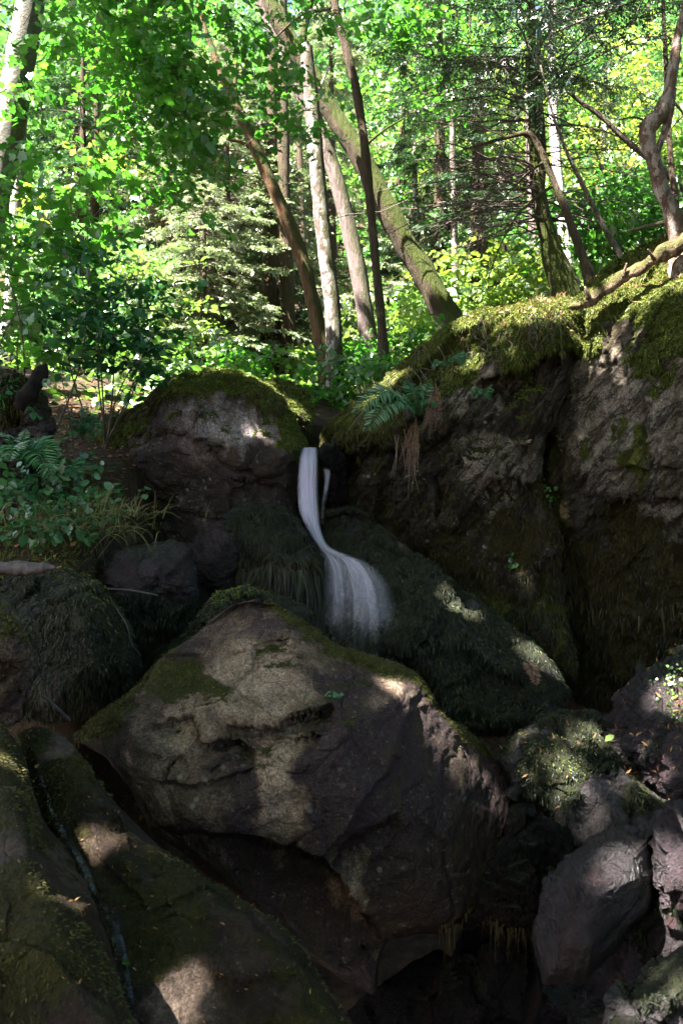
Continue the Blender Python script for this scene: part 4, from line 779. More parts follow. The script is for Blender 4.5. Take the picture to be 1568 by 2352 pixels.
shrub('undergrowth_bush', 'sunlit low bush with broad leaves behind the left boulder', 'shrub', gp(320, 8.6), [(P(290, 900, 8.4), (.8, .5, .35), 85), (P(250, 990, 7.9), (.5, .4, .3), 45), (P(390, 830, 8.6), (.6, .4, .25), 55), (P(170, 960, 8.), (.5, .4, .3), 45)], .10, 'leaf_lit', 8, .4, 'oval', 6)
shrub('undergrowth_bush', 'green bush between the moss cap boulder and the straight pale trunk', 'shrub', gp(700, 9.0), [(P(710, 910, 8.8), (.55, .4, .38), 60), (P(740, 970, 8.4), (.4, .3, .3), 42), (P(640, 845, 9.2), (.6, .4, .25), 45), (P(560, 840, 9.2), (.5, .4, .2), 34)], .085, 'leaf_mid', 8, .34, 'oval', 5)
shrub('undergrowth_bush', 'leafy green bush right of the trunks above the notch', 'shrub', gp(900, 9.2), [(P(860, 830, 9.2), (.5, .4, .35), 60), (P(820, 900, 8.6), (.5, .4, .4), 70), (P(1000, 790, 9.0), (.35, .3, .25), 34), (P(880, 860, 8.2), (.3, .3, .2), 30)], .085, 'leaf_mid', 8, .36, 'oval', 6)
shrub('hazel_bush', 'glowing yellow green hazel bush in full sun behind the crag', 'shrub', gp(1120, 11.), [(P(1130, 670, 10.5), (.85, .5, .5), 110), (P(1050, 660, 11), (.8, .6, .5), 60), (P(1200, 620, 11), (.6, .5, .4), 40)], .12, 'leaf_yellow', 8, .45, 'oval', 6)
shrub('hazel_bush', 'pale sunlit bush just behind the mossy leaning trunk', 'shrub', gp(960, 12), [(P(930, 770, 11.5), (1.0, .6, .5), 90), (P(780, 830, 11), (.8, .6, .4), 75), (P(880, 700, 12), (.9, .6, .5), 70)], .11, 'leaf_lit', 8, .45, 'oval', 5)
shrub('hazel_bush', 'green leafy bush on the slope under the crooked tree', 'shrub', gp(1430, 9.5), [(P(1420, 540, 9.3), (.8, .6, .6), 110), (P(1340, 480, 10), (.8, .6, .6), 80), (P(1490, 430, 9.5), (.6, .6, .7), 80)], .10, 'leaf_mid', 8, .42, 'oval', 5)

shrub('hazel_bush', 'lit green bush at the far left behind the shaded shrub', 'shrub', gp(160, 11), [(P(110, 690, 10.6), (.9, .6, .6), 90), (P(230, 640, 11), (.9, .6, .7), 90), (P(60, 560, 11), (.8, .6, .7), 60), (P(320, 760, 10.4), (.7, .5, .4), 60)], .11, 'leaf_far', 8, .45, 'oval', 6)
shrub('hazel_bush', 'thin light green bush in front of the pale spruces', 'shrub', gp(330, 10.2), [(P(330, 660, 10.2), (.6, .5, .5), 44), (P(420, 760, 10), (.6, .4, .35), 40)], .095, 'leaf_lit', 8, .4, 'oval', 5)
# ------------------------------------------------------------------ conifers
def spruce(name, label, base, h, r, mat, nb=70, zlo=.08, seed=1, leaf=.035, twl=.26, ntw=26, az=None, group=None, bough_mat='twig'):
    rg = np.random.default_rng(seed); base = np.array(base, float); e = empty(name, base, label, 'tree', group)
    tube('trunk', [base - np.array([0, 0, .2]), base + np.array([0, 0, h * .5]), base + np.array([0, 0, h])], [.018 * h, .011 * h, .003], 'bark_brown', e, 20, 8, .1)
    bag = Bag(); O = []; D = []; Ls = []
    for k in range(nb):
        u = zlo + (1 - zlo) * (k + rg.random()) / nb; a = rg.uniform(0, 2 * math.pi) if az is None else rg.normal(az[0], az[1])
        L = r * (1 - u) ** .75 * rg.uniform(.75, 1.15) + .1; dirh = np.array([math.cos(a), math.sin(a), 0])
        st = base + np.array([0, 0, h * u]); tt = np.linspace(0, 1, 8)[:, None]
        pts = st + dirh * L * tt + np.array([0, 0, 1.]) * (L * (-.10 * tt - .32 * tt ** 2 + .16 * tt ** 3))
        V, F, _, _ = tube_arr(pts, np.linspace(.012, .003, 8) * (.5 + L / 2), 8, 4, smooth=False); bag.add(V, F, .4)
        m = max(5, int(ntw * L / 1.2)); s = rg.uniform(.18, 1., m) ** .8; q = st + dirh * L * s[:, None] + np.array([0, 0, 1.]) * (L * (-.10 * s - .32 * s ** 2 + .16 * s ** 3))[:, None]
        sd = np.where(np.arange(m) % 2, 1., -1.)[:, None] * np.array([-dirh[1], dirh[0], 0])
        O.append(q); D.append(dirh * .75 + sd * rg.uniform(.4, 1., (m, 1)) + rg.normal(size=(m, 3)) * .12 + np.array([0, 0, -.12])); Ls.append(np.full(m, twl * (.5 + .5 * min(1, L))) * (1.1 - .5 * s))
    O = np.concatenate(O); D = np.concatenate(D); Ls = np.concatenate(Ls)
    V, F, rr = sprays(O, D, Ls, 11, leaf, 'diam', rg, 1.6, .004, bag, .22, np.clip(.2 + .4 * noise(O * 2), 0, .4), .85, -.1)
    mesh('crown', V, F, M[mat], e, attrs={'rnd': rr}); bag.build('boughs', bough_mat, e)
    return e
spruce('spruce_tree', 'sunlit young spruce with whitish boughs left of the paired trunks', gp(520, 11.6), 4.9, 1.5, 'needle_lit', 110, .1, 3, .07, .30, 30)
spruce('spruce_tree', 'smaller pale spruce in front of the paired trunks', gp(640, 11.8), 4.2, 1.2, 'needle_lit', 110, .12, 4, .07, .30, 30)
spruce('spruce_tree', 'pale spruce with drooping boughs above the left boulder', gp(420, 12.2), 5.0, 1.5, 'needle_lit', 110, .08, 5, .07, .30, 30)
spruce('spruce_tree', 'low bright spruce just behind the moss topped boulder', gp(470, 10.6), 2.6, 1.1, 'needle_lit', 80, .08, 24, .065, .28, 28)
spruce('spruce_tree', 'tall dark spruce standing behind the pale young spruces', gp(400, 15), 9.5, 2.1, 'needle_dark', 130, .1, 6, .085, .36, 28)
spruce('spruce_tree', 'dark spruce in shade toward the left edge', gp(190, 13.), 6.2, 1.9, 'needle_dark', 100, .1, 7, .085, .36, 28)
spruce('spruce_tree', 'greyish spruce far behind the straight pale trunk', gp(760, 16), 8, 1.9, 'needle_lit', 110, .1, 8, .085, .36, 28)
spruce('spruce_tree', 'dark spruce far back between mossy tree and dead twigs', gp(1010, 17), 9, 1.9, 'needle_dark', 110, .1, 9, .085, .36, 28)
# russet bush with dry leaves behind the spruces
shrub('dry_bush', 'bush with pinkish brown dry leaves between the dark and the pale spruces', 'shrub', gp(470, 13.2), [(P(480, 480, 13), (1.0, .6, .9), 150), (P(400, 540, 13), (.9, .6, .6), 90)], .11, 'leaf_red', 8, .45, 'oval', 4)
shrub('dry_bush', 'bush with ochre and brown leaves at the left behind the shaded shrub', 'shrub', gp(150, 12), [(P(150, 560, 12), (1.1, .7, .8), 60), (P(250, 430, 12.2), (.7, .5, .6), 30)], .11, 'leaf_yellow', 8, .45, 'oval', 4)

# live and dead boughs of the conifer on the right
B = Bag(); O = []; D = []; axis_pts = crom(PP([(1268, 575, 9), (1245, 490, 9), (1232, 390, 9), (1224, 260, 9), (1220, 120, 9), (1216, -60, 9), (1210, -300, 9)]), 100)
def bough(st, dirn, L, w0, bag, ntw, twl, live=None, droop=.2, rg=R):
    tt = np.linspace(0, 1, 9)[:, None]; dirn = unit(np.array(dirn, float)); wig = np.cumsum(rg.normal(size=(9, 3)) * .018 * L, 0)
    pts = st + dirn * L * tt + np.array([0, 0, -1.]) * (droop * L * tt ** 2) + wig
    V, F, _, _ = tube_arr(pts, np.linspace(w0, w0 * .25, 9), 9, 4, smooth=False); bag.add(V, F, rg.random())
    s = rg.uniform(.15, 1, ntw); i = np.minimum((s * 8).astype(int), 7); f = (s * 8 - i)[:, None]; q = pts[i] * (1 - f) + pts[i + 1] * f
    dd = dirn * rg.uniform(.3, .9, (ntw, 1)) + rg.normal(size=(ntw, 3)) * np.array([.6, .6, .45]) + np.array([0, 0, -.15])
    V, F, r = ribbons(q, dd, twl * rg.uniform(.4, 1.3, ntw) * (1.15 - .6 * s), .007, .12, 4, wav=.035); bag.add(V, F, r)
    q2 = q + unit(dd) * twl * .45; d2 = dd + rg.normal(size=(ntw, 3)) * .7
    V, F, r = ribbons(q2, d2, twl * .5 * rg.uniform(.4, 1.2, ntw), .005, .1, 3, wav=.04); bag.add(V, F, r)
    if live is not None: live[0].append(q); live[1].append(dd); live[0].append(q2); live[1].append(d2)
for k in range(64):
    u = R.uniform(.06, .62); a = R.choice([math.pi, 0], p=[.62, .38]) + R.normal() * .75
    bough(axis_pts[int(u * 99)], (math.cos(a), math.sin(a) * .9 - .25, R.uniform(-.15, .35)), R.uniform(.7, 2.0), R.uniform(.006, .013), B, 16, .38, None, R.uniform(.05, .4))
for k in range(16):
    u = R.uniform(.15, .35); a = math.pi + R.normal() * .5
    bough(axis_pts[int(u * 99)], (math.cos(a), math.sin(a) - .2, R.uniform(-.25, .15)), R.uniform(1.4, 2.4), R.uniform(.009, .014), B, 22, .42, None, R.uniform(.0, .2))
B.build('dead_twigs', 'twig', yew)
B = Bag(); live = ([], [])
for k in range(54):
    u = R.uniform(.50, .95); a = R.choice([math.pi, 0], p=[.5, .5]) + R.normal() * .9
    bough(axis_pts[int(u * 99)], (math.cos(a), math.sin(a) - .15, R.uniform(-.1, .25)), R.uniform(1.0, 2.7), R.uniform(.008, .014), B, 26, .34, live, R.uniform(.05, .3))
B.build('boughs', 'twig', yew)
O = np.concatenate(live[0]); D = np.concatenate(live[1]); kk = R.random(len(O)) < .9; O = O[kk]; D = D[kk]
V, F, r = sprays(O, D, .30, 18, .05, 'diam', R, 1.5, None, None, .2, np.clip(.2 + .4 * noise(O * 1.5), 0, .4), .7, -.1)
mesh('crown', V, F, M['needle_dark'], yew, attrs={'rnd': r})

# ------------------------------------------------------------------ broadleaf trees of the background
def leafy_tree(label, px, py, d, rad, mat, nsp, leaf=.13, trunkw=.10, group='broadleaf trees filling the background', length=.55, gap=.25, shape='oval'):
    c = P(px, py, d); b = gp(px, d)
    e = empty('broadleaf_tree', b, label, 'tree', group); top = c + np.array([0, 0, rad[2] * .6])
    tube('trunk', [b - np.array([0, 0, .3]), (b + c) / 2 + R.normal(size=3) * .15, top], [trunkw, trunkw * .75, trunkw * .25], 'bark_brown', e, 24, 8, .1)
    for k in range(4):
        t0 = b + (top - b) * R.uniform(.45, .85); tubev = c + R.normal(size=3) * np.array(rad) * .6
        tube('limb', [t0, (t0 + tubev) / 2 + R.normal(size=3) * .1, tubev], [trunkw * .35, trunkw * .22, .01], 'bark_brown', e, 10, 5)
    crown(e, [(c, rad, nsp)], leaf, mat, 9, length, shape, gap=gap, stem=.008, holes=False)
    return e
for a in [('bright green broadleaf tree filling the top left corner behind the birch', 170, 130, 17, (2.6, 2, 2.6), 'leaf_far', 620),
          ('pale green tree behind the dark trunk at the upper left', 330, 250, 19, (2.6, 2, 2.6), 'leaf_lit', 560),
          ('green tree whose crown shows above the leaning orange trunk', 500, 120, 20, (2.8, 2, 2.8), 'leaf_far', 600),
          ('yellowish tree at the left edge beyond the slender pale trunk', 60, 420, 18, (2.4, 2, 2.6), 'leaf_lit', 480),
          ('green tree seen through the gap between birch and dark spruce', 230, 420, 21, (2.4, 2, 2.4), 'leaf_far', 460),
          ('hazy pale green tree right behind the upper pale trunks', 700, 150, 20, (2.4, 2, 2.6), 'leaf_far', 480),
          ('pale green tree between the mossy trunk and the thin grey trunk', 930, 330, 19, (2.2, 2, 3.), 'leaf_lit', 520),
          ('green tree lower right of the mossy leaning trunk', 1010, 520, 18, (2.0, 1.6, 1.8), 'leaf_far', 420),
          ('bright yellow green tree behind the dead conifer twigs', 1140, 330, 20, (2.2, 2, 2.6), 'leaf_yellow', 420),
          ('sunlit yellow green tree right of the white trunk', 1390, 300, 17, (2.2, 1.8, 2.2), 'leaf_yellow', 420),
          ('green tree behind the crooked trunk at the right edge', 1530, 380, 18, (2.0, 2, 2.6), 'leaf_lit', 460),
          ('green tree filling the top right corner', 1490, 90, 19, (2.6, 2, 2.2), 'leaf_far', 480),
          ('green tree low behind the white trunk and sapling stems', 1370, 520, 16, (1.8, 1.6, 1.3), 'leaf_far', 380),
          ('green tree high behind the conifer boughs', 1080, 90, 21, (2.6, 2, 2.2), 'leaf_far', 480)]:
    leafy_tree(*a)
# the wood beyond reads as one mass
n = 14000; yy = R.uniform(23, 46, n); xx = R.uniform(-.62, .62, n) * yy * 1.25; hh = R.uniform(0, 1, n) ** .8 * 13
o = np.stack([xx, yy, tz(xx, yy) + hh * (.6 + .6 * noise(np.stack([xx * .25, yy * .25, xx * 0], 1)))], 1)
o = o[noise(o * .35) > -.28]
V, F, r = sprays(o, R.normal(size=(len(o), 3)) * np.array([1, 1, .4]), 1.0, 9, .30, 'diam', R, 1., None, None, .4, np.clip(.25 + .5 * noise(o * .3), 0, .4), 1.5)
tag(mesh('distant_wood', V, F, M['leaf_far'], attrs={'rnd': r}), 'mass of sunlit green foliage on the slope far behind the trunks', 'woodland', kind='stuff')
n = 3600; yy = R.uniform(9.5, 22, n); xx = R.uniform(-.62, .62, n) * yy
o = np.stack([xx, yy, tz(xx, yy) + R.uniform(0, .45, n)], 1); o = o[noise(o * .9) > -.1]
V, F, r = sprays(o, R.normal(size=(len(o), 3)) * np.array([1, 1, .2]) + np.array([0, 0, .3]), .45, 8, .12, 'diam', R, 1., .005, (bb := Bag()), .4, np.clip(.2 + .5 * noise(o * .7), 0, .4), 1.4)
bb.add(V, F, r); tag(bb.build('undergrowth', 'leaf_lit'), 'low sunlit green ground cover under the trees', 'undergrowth', kind='stuff')
# ================================================================== small things near the stream
def fern(label, at, tips, mat, w=.13, name='fern', cat='fern', npn=22, rg=R):
    at = np.array(at, float); e = empty(name, at, label, cat)
    for tip in tips:
        tip = np.array(tip, float); mid = (at + tip) / 2 + np.array([0, -.05, .28 * np.linalg.norm((tip - at)[:2]) * (1 if mat == 'fern' else .2)])
        c = crom([at, mid, tip], npn * 2); tg = unit(np.gradient(c, axis=0)); nm = unit(np.array([[0, -.7, 1.]]) - 0 * tg); sd = unit(np.cross(tg, nm)); L = np.linalg.norm(tip - at)
        B = Bag(); V, F, _, _ = tube_arr(c, np.linspace(.004, .001, len(c)), len(c), 3, smooth=False); B.add(V, F, .1)
        u = np.linspace(0, 1, len(c)); wd = w * L / .5 * np.sin(np.clip(u * .85 + .15, 0, 1) * math.pi) ** .8 * sstep(.06, .2, u) + .004
        for sg in (1, -1):
            ax = sd * sg + tg * .45 + rg.normal(size=sd.shape) * .12 + np.array([0, 0, -.15])
            V, F, r = leaf_arr(c, ax, nm + rg.normal(size=sd.shape) * .2, wd * rg.uniform(.8, 1.1, len(c)), 'oval', rg, (.26 if mat == 'fern' else .4)); B.add(V, F, r)
        B.build('frond', mat, e)
    return e
a0 = P(965, 955, 6.28)
fern('green fern arching left from the brow of the crag', a0, [P(806, 952, 6.0), P(835, 992, 5.9), P(900, 925, 6.2), P(930, 872, 6.3), P(985, 878, 6.2), P(1005, 935, 6.1)], 'fern')
fern('small green fern on the crag above the hanging dead fronds', P(1020, 845, 6.45), [P(1088, 828, 6.3), P(1070, 845, 6.2), P(990, 850, 6.3)], 'fern', .1)
fern('tiny green fern rooted in a crack of the crag', P(1100, 915, 6.25), [P(1135, 895, 6.15), P(1125, 918, 6.1), P(1095, 895, 6.15), P(1085, 915, 6.1)], 'fern', .16, npn=12)
fern('brown dead fern hanging under the green fern', P(955, 960, 6.2), [P(930, 1080, 6.1), P(915, 1060, 6.1), P(945, 1095, 6.1), P(955, 1050, 6.1)], 'fern_dead', .032)
fern('brown dead fern hanging right beside the green fern', P(1000, 880, 6.25), [P(985, 1005, 6.1), P(975, 980, 6.1), P(1000, 990, 6.1), P(968, 1000, 6.1), P(1010, 960, 6.1)], 'fern_dead', .032)
fern('green fern spreading on the left bank below the mossy stump', P(60, 1065, 5.25), [P(140, 1050, 5.), P(120, 1100, 4.9), P(60, 985, 5.2), P(0, 1000, 5.), P(20, 1060, 4.9), P(95, 1005, 5.2), P(-20, 1080, 5)], 'fern', .13)
fern('small fern low on the left bank beside the boulder foot', P(150, 1090, 5.6), [P(215, 1080, 5.5), P(190, 1110, 5.4), P(130, 1050, 5.5), P(105, 1110, 5.3)], 'fern', .13)
fern('fern in deep shade left of the moss topped boulder', P(190, 1010, 6.4), [P(225, 960, 6.2), P(200, 930, 6.3), P(160, 960, 6.2), P(230, 1000, 6.1)], 'fern', .12)
fern('curled orange dead fern lying on the dark mossy slope', on_rock(slope, 1205, 1512)[0] + np.array([0, -.05, .02]), [P(1222, 1555, 5.0), P(1232, 1575, 4.97)], 'fern_dead', .06, npn=14)
# stump, logs, sticks
stump = rock('tree_stump', 'rotten mossy stump with hollow side at the left edge of the bank',
     [(-60, 880), (0, 850), (40, 862), (80, 880), (105, 930), (112, 990), (125, 1060), (118, 1160), (60, 1250), (-60, 1270)], 5.75, .35, .4, mat='wetmoss', n=(240, 100), seed=91, amp=.05, rid=.05, cat='stump', moss=lambda px, py, nz, nn: np.clip(.5 + .7 * nn + .4 * (py < 900), 0, 1), ledges=[([(20, 960), (60, 940), (90, 1000)], .12, 80, 8)])
moss_on(stump, 5000, .04, 'moss_olive', .45, .6, .007)
tube_o = tube('charred_log', PP([(45, 940, 5.35), (60, 915, 5.36), (78, 885, 5.4), (95, 856, 5.45), (106, 838, 5.5)]), [.03, .05, .048, .036, .010], 'char', None, 30, 12, .55, origin=P(55, 925, 5.35)); tag(tube_o, 'short charred black log leaning on the mossy stump', 'log')
def log(name, label, cat, pts, rad, mat, md=(0, 0, 1), rough=.2, n=40, k=12):
    p = PP(pts); o = tube(name, p, rad, mat, None, n, k, rough, md, origin=p[0]); return tag(o, label, cat)
lg = log('fallen_log', 'mossy fallen log lying along the cliff top under the crooked tree', 'log', [(1308, 708, 6.45), (1345, 690, 6.42), (1400, 655, 6.35), (1470, 615, 6.25), (1535, 575, 6.15), (1600, 545, 6.1)], [.02, .042, .05, .056, .064, .07], 'bark_log', (-.2, -.3, 1), .5, 90, 16)
for px_, py_, d_, dx_, dy_ in [(1352, 684, 6.36, -10, -26), (1430, 636, 6.27, 8, -32), (1500, 594, 6.15, -14, -22), (1330, 700, 6.38, -26, 8)]: tube('stub', PP([(px_, py_, d_), (px_ + dx_ * .6, py_ + dy_ * .6, d_ - .03), (px_ + dx_, py_ + dy_, d_ - .05)]), [.018, .012, .005], 'bark_log', lg, 10, 6, .3)
n = 2600; pl_ = crom(PP([(1320, 702, 6.42), (1400, 655, 6.35), (1470, 615, 6.25), (1535, 575, 6.15)]), 200); p_ = pl_[R.integers(0, 200, n)]; p_ = p_[noise(p_ * 5) > -.05]; a_ = R.normal(size=len(p_)) * .6; off_ = np.stack([np.sin(a_) * .4, -np.abs(np.sin(a_)) * .7, np.cos(a_)], 1)
V, F, r_ = ribbons(p_ + off_ * .052, off_ + R.normal(size=off_.shape) * .5, .024 * R.uniform(.5, 1.4, len(p_)), .007, .3, 2); ms_ = mesh('moss', V, F, M['moss_green'], parent=lg, attrs={'rnd': r_}); ms_['kind'] = 'stuff'
log('driftwood_log', 'grey weathered log end resting on the dark moss mound at the left edge', 'log', [(-60, 1306, 4.35), (20, 1304, 4.35), (80, 1302, 4.35), (128, 1304, 4.32)], [.04, .038, .036, .008], 'dead_wood', rough=.6, n=70, k=16)
log('stick', 'grey straight stick lying across the dark wet rock', 'stick', [(238, 1352, 4.93), (300, 1356, 4.92), (364, 1368, 4.92)], [.006, .007, .006], 'dead_wood', rough=.2, k=6)
log('stick', 'thin bent twig curving down beside the dark moss mound', 'stick', [(212, 1332, 4.75), (258, 1385, 4.4), (290, 1435, 4.35), (303, 1480, 4.35), (324, 1505, 4.4)], [.006, .005, .005, .004, .003], 'dead_wood', k=6)
log('stick', 'short stick wedged beside the grey stone at the left', 'stick', [(98, 1598, 3.75), (130, 1625, 3.75), (162, 1655, 3.8)], [.007, .008, .006], 'dead_wood', k=6)
log('branch', 'dark branch jutting behind the moss on the left boulder', 'stick', [(338, 925, 6.55), (360, 900, 6.6), (390, 868, 6.75)], [.03, .028, .015], 'bark_brown', k=7)
log('stick', 'pale dry stick lying on moss at the crag top', 'stick', [(1440, 530, 6.5), (1490, 518, 6.4), (1545, 505, 6.3)], [.008, .012, .012], 'bark_grey', k=6)
# roots hanging over the crag
rt = empty('hanging_roots', P(930, 1000, 6.2), 'thin reddish roots hanging from the crag under the ferns', 'roots')
for k in range(16):
    x0 = R.uniform(905, 965); y0 = R.uniform(985, 1030); y1 = y0 + R.uniform(50, 120); x1 = x0 + R.uniform(-20, 12)
    tube('root', PP([(x0, y0, 6.25), ((x0 + x1) / 2 + R.uniform(-8, 8), (y0 + y1) / 2, 6.12), (x1, y1, 6.1)]), [.004, .003, .0015], 'root', rt, 14, 4)
rt = empty('roots', P(1080, 780, 6.4), 'pale wiry roots trailing over the moss on the crag', 'roots')
for k in range(26):
    x0 = R.uniform(880, 1290); y0 = np.interp(x0, [880, 1000, 1080, 1290], [900, 800, 740, 720]) + R.uniform(0, 30); pts = []
    for j in range(5):
        p, nn_ = on_rock(cliffA, x0 + j * R.uniform(-10, 8), y0 + j * R.uniform(12, 26)); pts.append(p + nn_ * .02 + np.array([0, -.02, 0]))
    tube('root', pts, [.005, .0045, .004, .003, .0015], 'twig', rt, 16, 4)
# grass
def tuft(label, at, n, L, lean, mat='grass', spread=.08, w=.006, name='grass_tuft'):
    p = np.array(at) + R.normal(size=(n, 3)) * np.array([spread, spread, .012]); d = np.array([[0, -.15, 1.]]) + np.array(lean) + R.normal(size=(n, 3)) * .38
    V, F, r = ribbons(p, d, L * R.uniform(.5, 1.3, n), w * R.uniform(.6, 1.3, n), .5, 5, wav=.01)
    o = mesh(name, V, F, M[mat], origin=np.array(at), attrs={'rnd': r}); return tag(o, label, 'grass')
tuft('long pale grass drooping over the edge of the left bank', P(235, 1185, 4.95), 190, .30, (.35, -.3, -.2), spread=.16)
tuft('grass clump on the left bank between fern and long pale grass', P(150, 1215, 4.95), 90, .2, (.2, -.2, 0), spread=.15)
tuft('yellowish grass hanging above the dark wet rock', P(270, 1215, 5.05), 110, .18, (.3, -.3, -.7), spread=.1)
tuft('few long grass blades on the left edge of the bank', P(40, 1190, 5.0), 24, .35, (.2, -.2, 0), spread=.12)
tuft('bright grass tuft on top of the crag beside the gully', P(1235, 702, 6.75), 50, .20, (.1, 0, 0), spread=.05)
tuft('grass tuft at the left end of the crag above the notch', P(850, 905, 6.9), 90, .2, (-.1, 0, 0), spread=.1)
tuft('grass fringe hanging from the crag beside the notch', P(870, 925, 6.5), 70, .22, (-.3, -.3, -1.2), spread=.08)
tuft('dry grass hanging from the crag brow beneath the log', P(1250, 735, 6.3), 90, .25, (-.1, -.4, -1.1), spread=.13)
# small leafy plants
def herb(label, centers, n, leaf, mat, spread, name='creeping_plant'):
    V_ = Bag(); P0 = []
    for (p, nn_) in centers:
        q = p + nn_ * .02 + R.normal(size=(n, 3)) * spread; ax = R.normal(size=(n, 3)) + np.array([0, -.3, -.3]); V, F, r = leaf_arr(q, ax, nn_ + np.array([0, -.3, .4]) + R.normal(size=(n, 3)) * .35, leaf * R.uniform(.6, 1.2, n), 'oval', R, 1.6); V_.add(V, F, r); P0.append(p)
    e = empty(name, P0[0], label, 'plant'); V_.build('leaves', mat, e); return e
herb('low leafy plant on the rim of the left bank above the dark wet rock', [(P(200, 1160, 5.1), np.array([0, -.3, 1.])), (P(250, 1190, 5.0), np.array([0, -.3, 1.])), (P(160, 1200, 5.0), np.array([0, -.3, 1.])), (P(110, 1230, 4.95), np.array([0, -.3, 1.]))], 26, .05, 'fern', (.09, .06, .03))
herb('broad leafy green plants covering the left bank below the stump', [(P(x_, y_, d_), np.array([0, -.3, 1.])) for x_, y_, d_ in [(30, 1150, 5.2), (90, 1160, 5.3), (160, 1130, 5.5), (200, 1070, 5.9), (140, 1000, 6.2), (170, 1150, 5.3), (20, 1220, 5.), (60, 1200, 5.05), (230, 1130, 5.5), (120, 1060, 5.8)]], 22, .055, 'fern', (.12, .08, .05), 'bank_plant')
herb('dark green creeping plant at the foot of the cliff', [on_rock(cliffB, 1265, 1405), on_rock(cliffB, 1280, 1420), on_rock(cliffB, 1270, 1385)], 40, .03, 'fern', (.06, .03, .06))
herb('small leafy sprig on the right slope of the big boulder', [on_rock(main, 765, 1598), on_rock(main, 780, 1592)], 12, .016, 'fern', (.02, .01, .012))
herb('pale leafy plant caught by the sun at the right edge', [on_rock(bankr, 1555, 1590), on_rock(bankr, 1545, 1640), on_rock(bankr, 1565, 1560), on_rock(bankr, 1530, 1680)], 70, .018, 'leaf_lit', (.045, .04, .045))
herb('green creeper in the crack between crag and cliff', [on_rock(cliffB, 1255, 1120), on_rock(cliffB, 1275, 1140), on_rock(cliffB, 1240, 1150), on_rock(cliffB, 1250, 1100)], 30, .035, 'leaf_mid', (.05, .03, .05))
herb('single round green leaves on the recess wall', [on_rock(recess, 1178, 1285), on_rock(recess, 1182, 1305)], 5, .04, 'leaf_mid', (.015, .01, .02))
# fallen leaves
def fallen(label, rk, px, py, size, mat, shape='oval'):
    p, nn_ = on_rock(rk, px, py); p = p + nn_ * .012 + np.array([0, -.01, .006]); V, F, r = leaf_arr(p[None], R.normal(size=(1, 3)) * np.array([1, .6, .2]), (nn_ + np.array([0, -.2, .5]))[None], [size], shape)
    o = mesh('fallen_leaf', V, F, M[mat], origin=p, attrs={'rnd': r}); tag(o, label, 'leaf')
fallen('yellow fallen leaf on wet rock near the right bank', pool, 1388, 1700, .07, 'leaf_yellow')
fallen('pale yellow fallen leaf lying on the lower right rocks', pool, 1455, 1832, .06, 'leaf_yellow')
fallen('green fallen leaf beside the trickle at the lower left', slab, 283, 2208, .035, 'leaf_mid')
fallen('brown fallen leaf at the top of the trickle', slab, 80, 1768, .035, 'dead_leaf')
fallen('curled pale brown leaf on the grass above the grey log', mound, 148, 1300, .08, 'dead_leaf')
def litter(label, rk, n, size, sel=None, mat='dead_leaf', wd=.5):
    w = rk['a'] * rk['front'] * sstep(-.1, .5, rk['N'][:, 2]); 
    if sel is not None: w = w * sel(rk['q'][:, 0], rk['q'][:, 1])
    i = R.choice(len(w), n, p=w / w.sum()); V, F, r = leaf_arr(rk['P'][i] + rk['N'][i] * .004, R.normal(size=(n, 3)) * np.array([1, .4, 1]), rk['N'][i] + R.normal(size=(n, 3)) * .25, size * R.uniform(.4, 1.3, n), 'diam', R, wd)
    o = mesh('leaf_litter', V, F, M[mat], attrs={'rnd': r}); tag(o, label, 'leaf litter', kind='stuff')
litter('dry needles scattered on the big boulder', main, 260, .022, wd=.28)
litter('dry needles and leaf bits on the sloping slab', slab, 420, .016, wd=.4)
litter('dry bits on the lower left boulder', lowleft, 160, .014, wd=.4)
litter('brown leaves and needles on the crag top', cliffA, 500, .045, lambda x, y: (y < np.interp(x, [850, 1060, 1300], [920, 800, 780])) * (.2 + (x > 1150)))
litter('brown leaves along the cliff top by the log', cliffB, 600, .05, lambda x, y: 1. * (y < 850) * (x < 1600) * np.exp(-((y - np.interp(x, [1300, 1560], [730, 590])) / 50) ** 2))
litter('reddish bits washed onto the right hand rocks', pool, 200, .03)
litter('reddish debris on the broken right slope', bankr, 300, .035)
n = 2200; xx = R.uniform(-3.4, -1.2, n); yy = R.uniform(4.7, 8, n); o = np.stack([xx, yy, ground_z(xx, yy) + .012], 1)
V, F, r = leaf_arr(o, R.normal(size=(n, 3)) * np.array([1, 1, .25]), np.array([[0, -.2, 1.]]) + R.normal(size=(n, 3)) * .3, .055 * R.uniform(.5, 1.2, n), 'diam', R, 1.1)
tag(mesh('leaf_litter', V, F, M['dead_leaf'], attrs={'rnd': r}), 'brown leaves covering the soil of the left bank', 'leaf litter', kind='stuff')
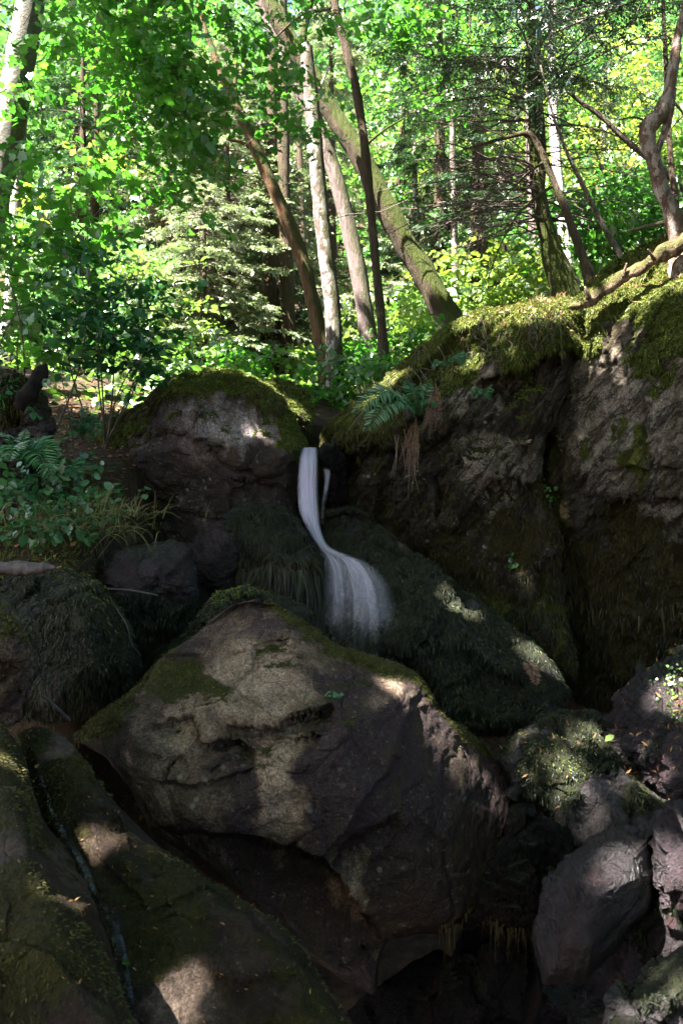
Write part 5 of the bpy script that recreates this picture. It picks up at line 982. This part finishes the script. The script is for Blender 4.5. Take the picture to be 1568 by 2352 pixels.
n = 6500; xx = R.uniform(-2.9, -1.2, n); yy = R.uniform(4.75, 6.2, n); o = np.stack([xx, yy, ground_z(xx, yy)], 1); o = o[noise(o * 1.6) > -.12]
V, F, r = ribbons(o, np.array([[.2, -.25, .8]]) + R.normal(size=(len(o), 3)) * .4, .06 * R.uniform(.4, 1.8, len(o)), .007, .5, 3)
tag(mesh('grass', V, F, M['moss_green'], attrs={'rnd': r}), 'short grass and moss on the left bank', 'grass', kind='stuff')
EXPO = 3.8
# ================================================================== light and camera
w = bpy.data.worlds.new('World'); sc.world = w; w.use_nodes = True; nt = w.node_tree
sky = nt.nodes.new('ShaderNodeTexSky'); sky.sky_type = 'NISHITA'; sky.sun_disc = False
sky.air_density = .6; sky.dust_density = 2.5; sky.ozone_density = .6; el = math.asin(SUN[2]); sky.sun_elevation = el; sky.sun_rotation = math.atan2(SUN[0], SUN[1])
nt.links.new(sky.outputs[0], nt.nodes['Background'].inputs[0]); nt.nodes['Background'].inputs[1].default_value = .05
sl = bpy.data.lights.new('sun', 'SUN'); sl.energy = 5.; sl.angle = math.radians(.5); sl.color = (1, .95, .86)
so = bpy.data.objects.new('sun', sl); COL.objects.link(so)
from mathutils import Vector
so.rotation_euler = Vector(SUN).to_track_quat('Z', 'Y').to_euler(); so.location = (-10, 5, 20)
cam = bpy.data.cameras.new('camera'); co = bpy.data.objects.new('camera', cam); COL.objects.link(co); sc.camera = co
co.location = (0, 0, 0); co.rotation_euler = (math.pi / 2, 0, 0)
cam.sensor_fit = 'VERTICAL'; cam.sensor_height = 36; cam.lens = 18 / .6; cam.clip_start = .05; cam.clip_end = 1000
cam.dof.use_dof = True; cam.dof.focus_distance = 5.2; cam.dof.aperture_fstop = 4.5
sc.view_settings.view_transform = 'Standard'; sc.view_settings.look = 'None'; sc.view_settings.gamma = 1; sc.view_settings.exposure = EXPO
sc.render.engine = 'CYCLES'; sc.cycles.use_denoising = True; sc.cycles.max_bounces = 8; sc.cycles.transparent_max_bounces = 16
sc.cycles.diffuse_bounces = 4; sc.cycles.caustics_reflective = False; sc.cycles.caustics_refractive = False; sc.cycles.sample_clamp_indirect = 6
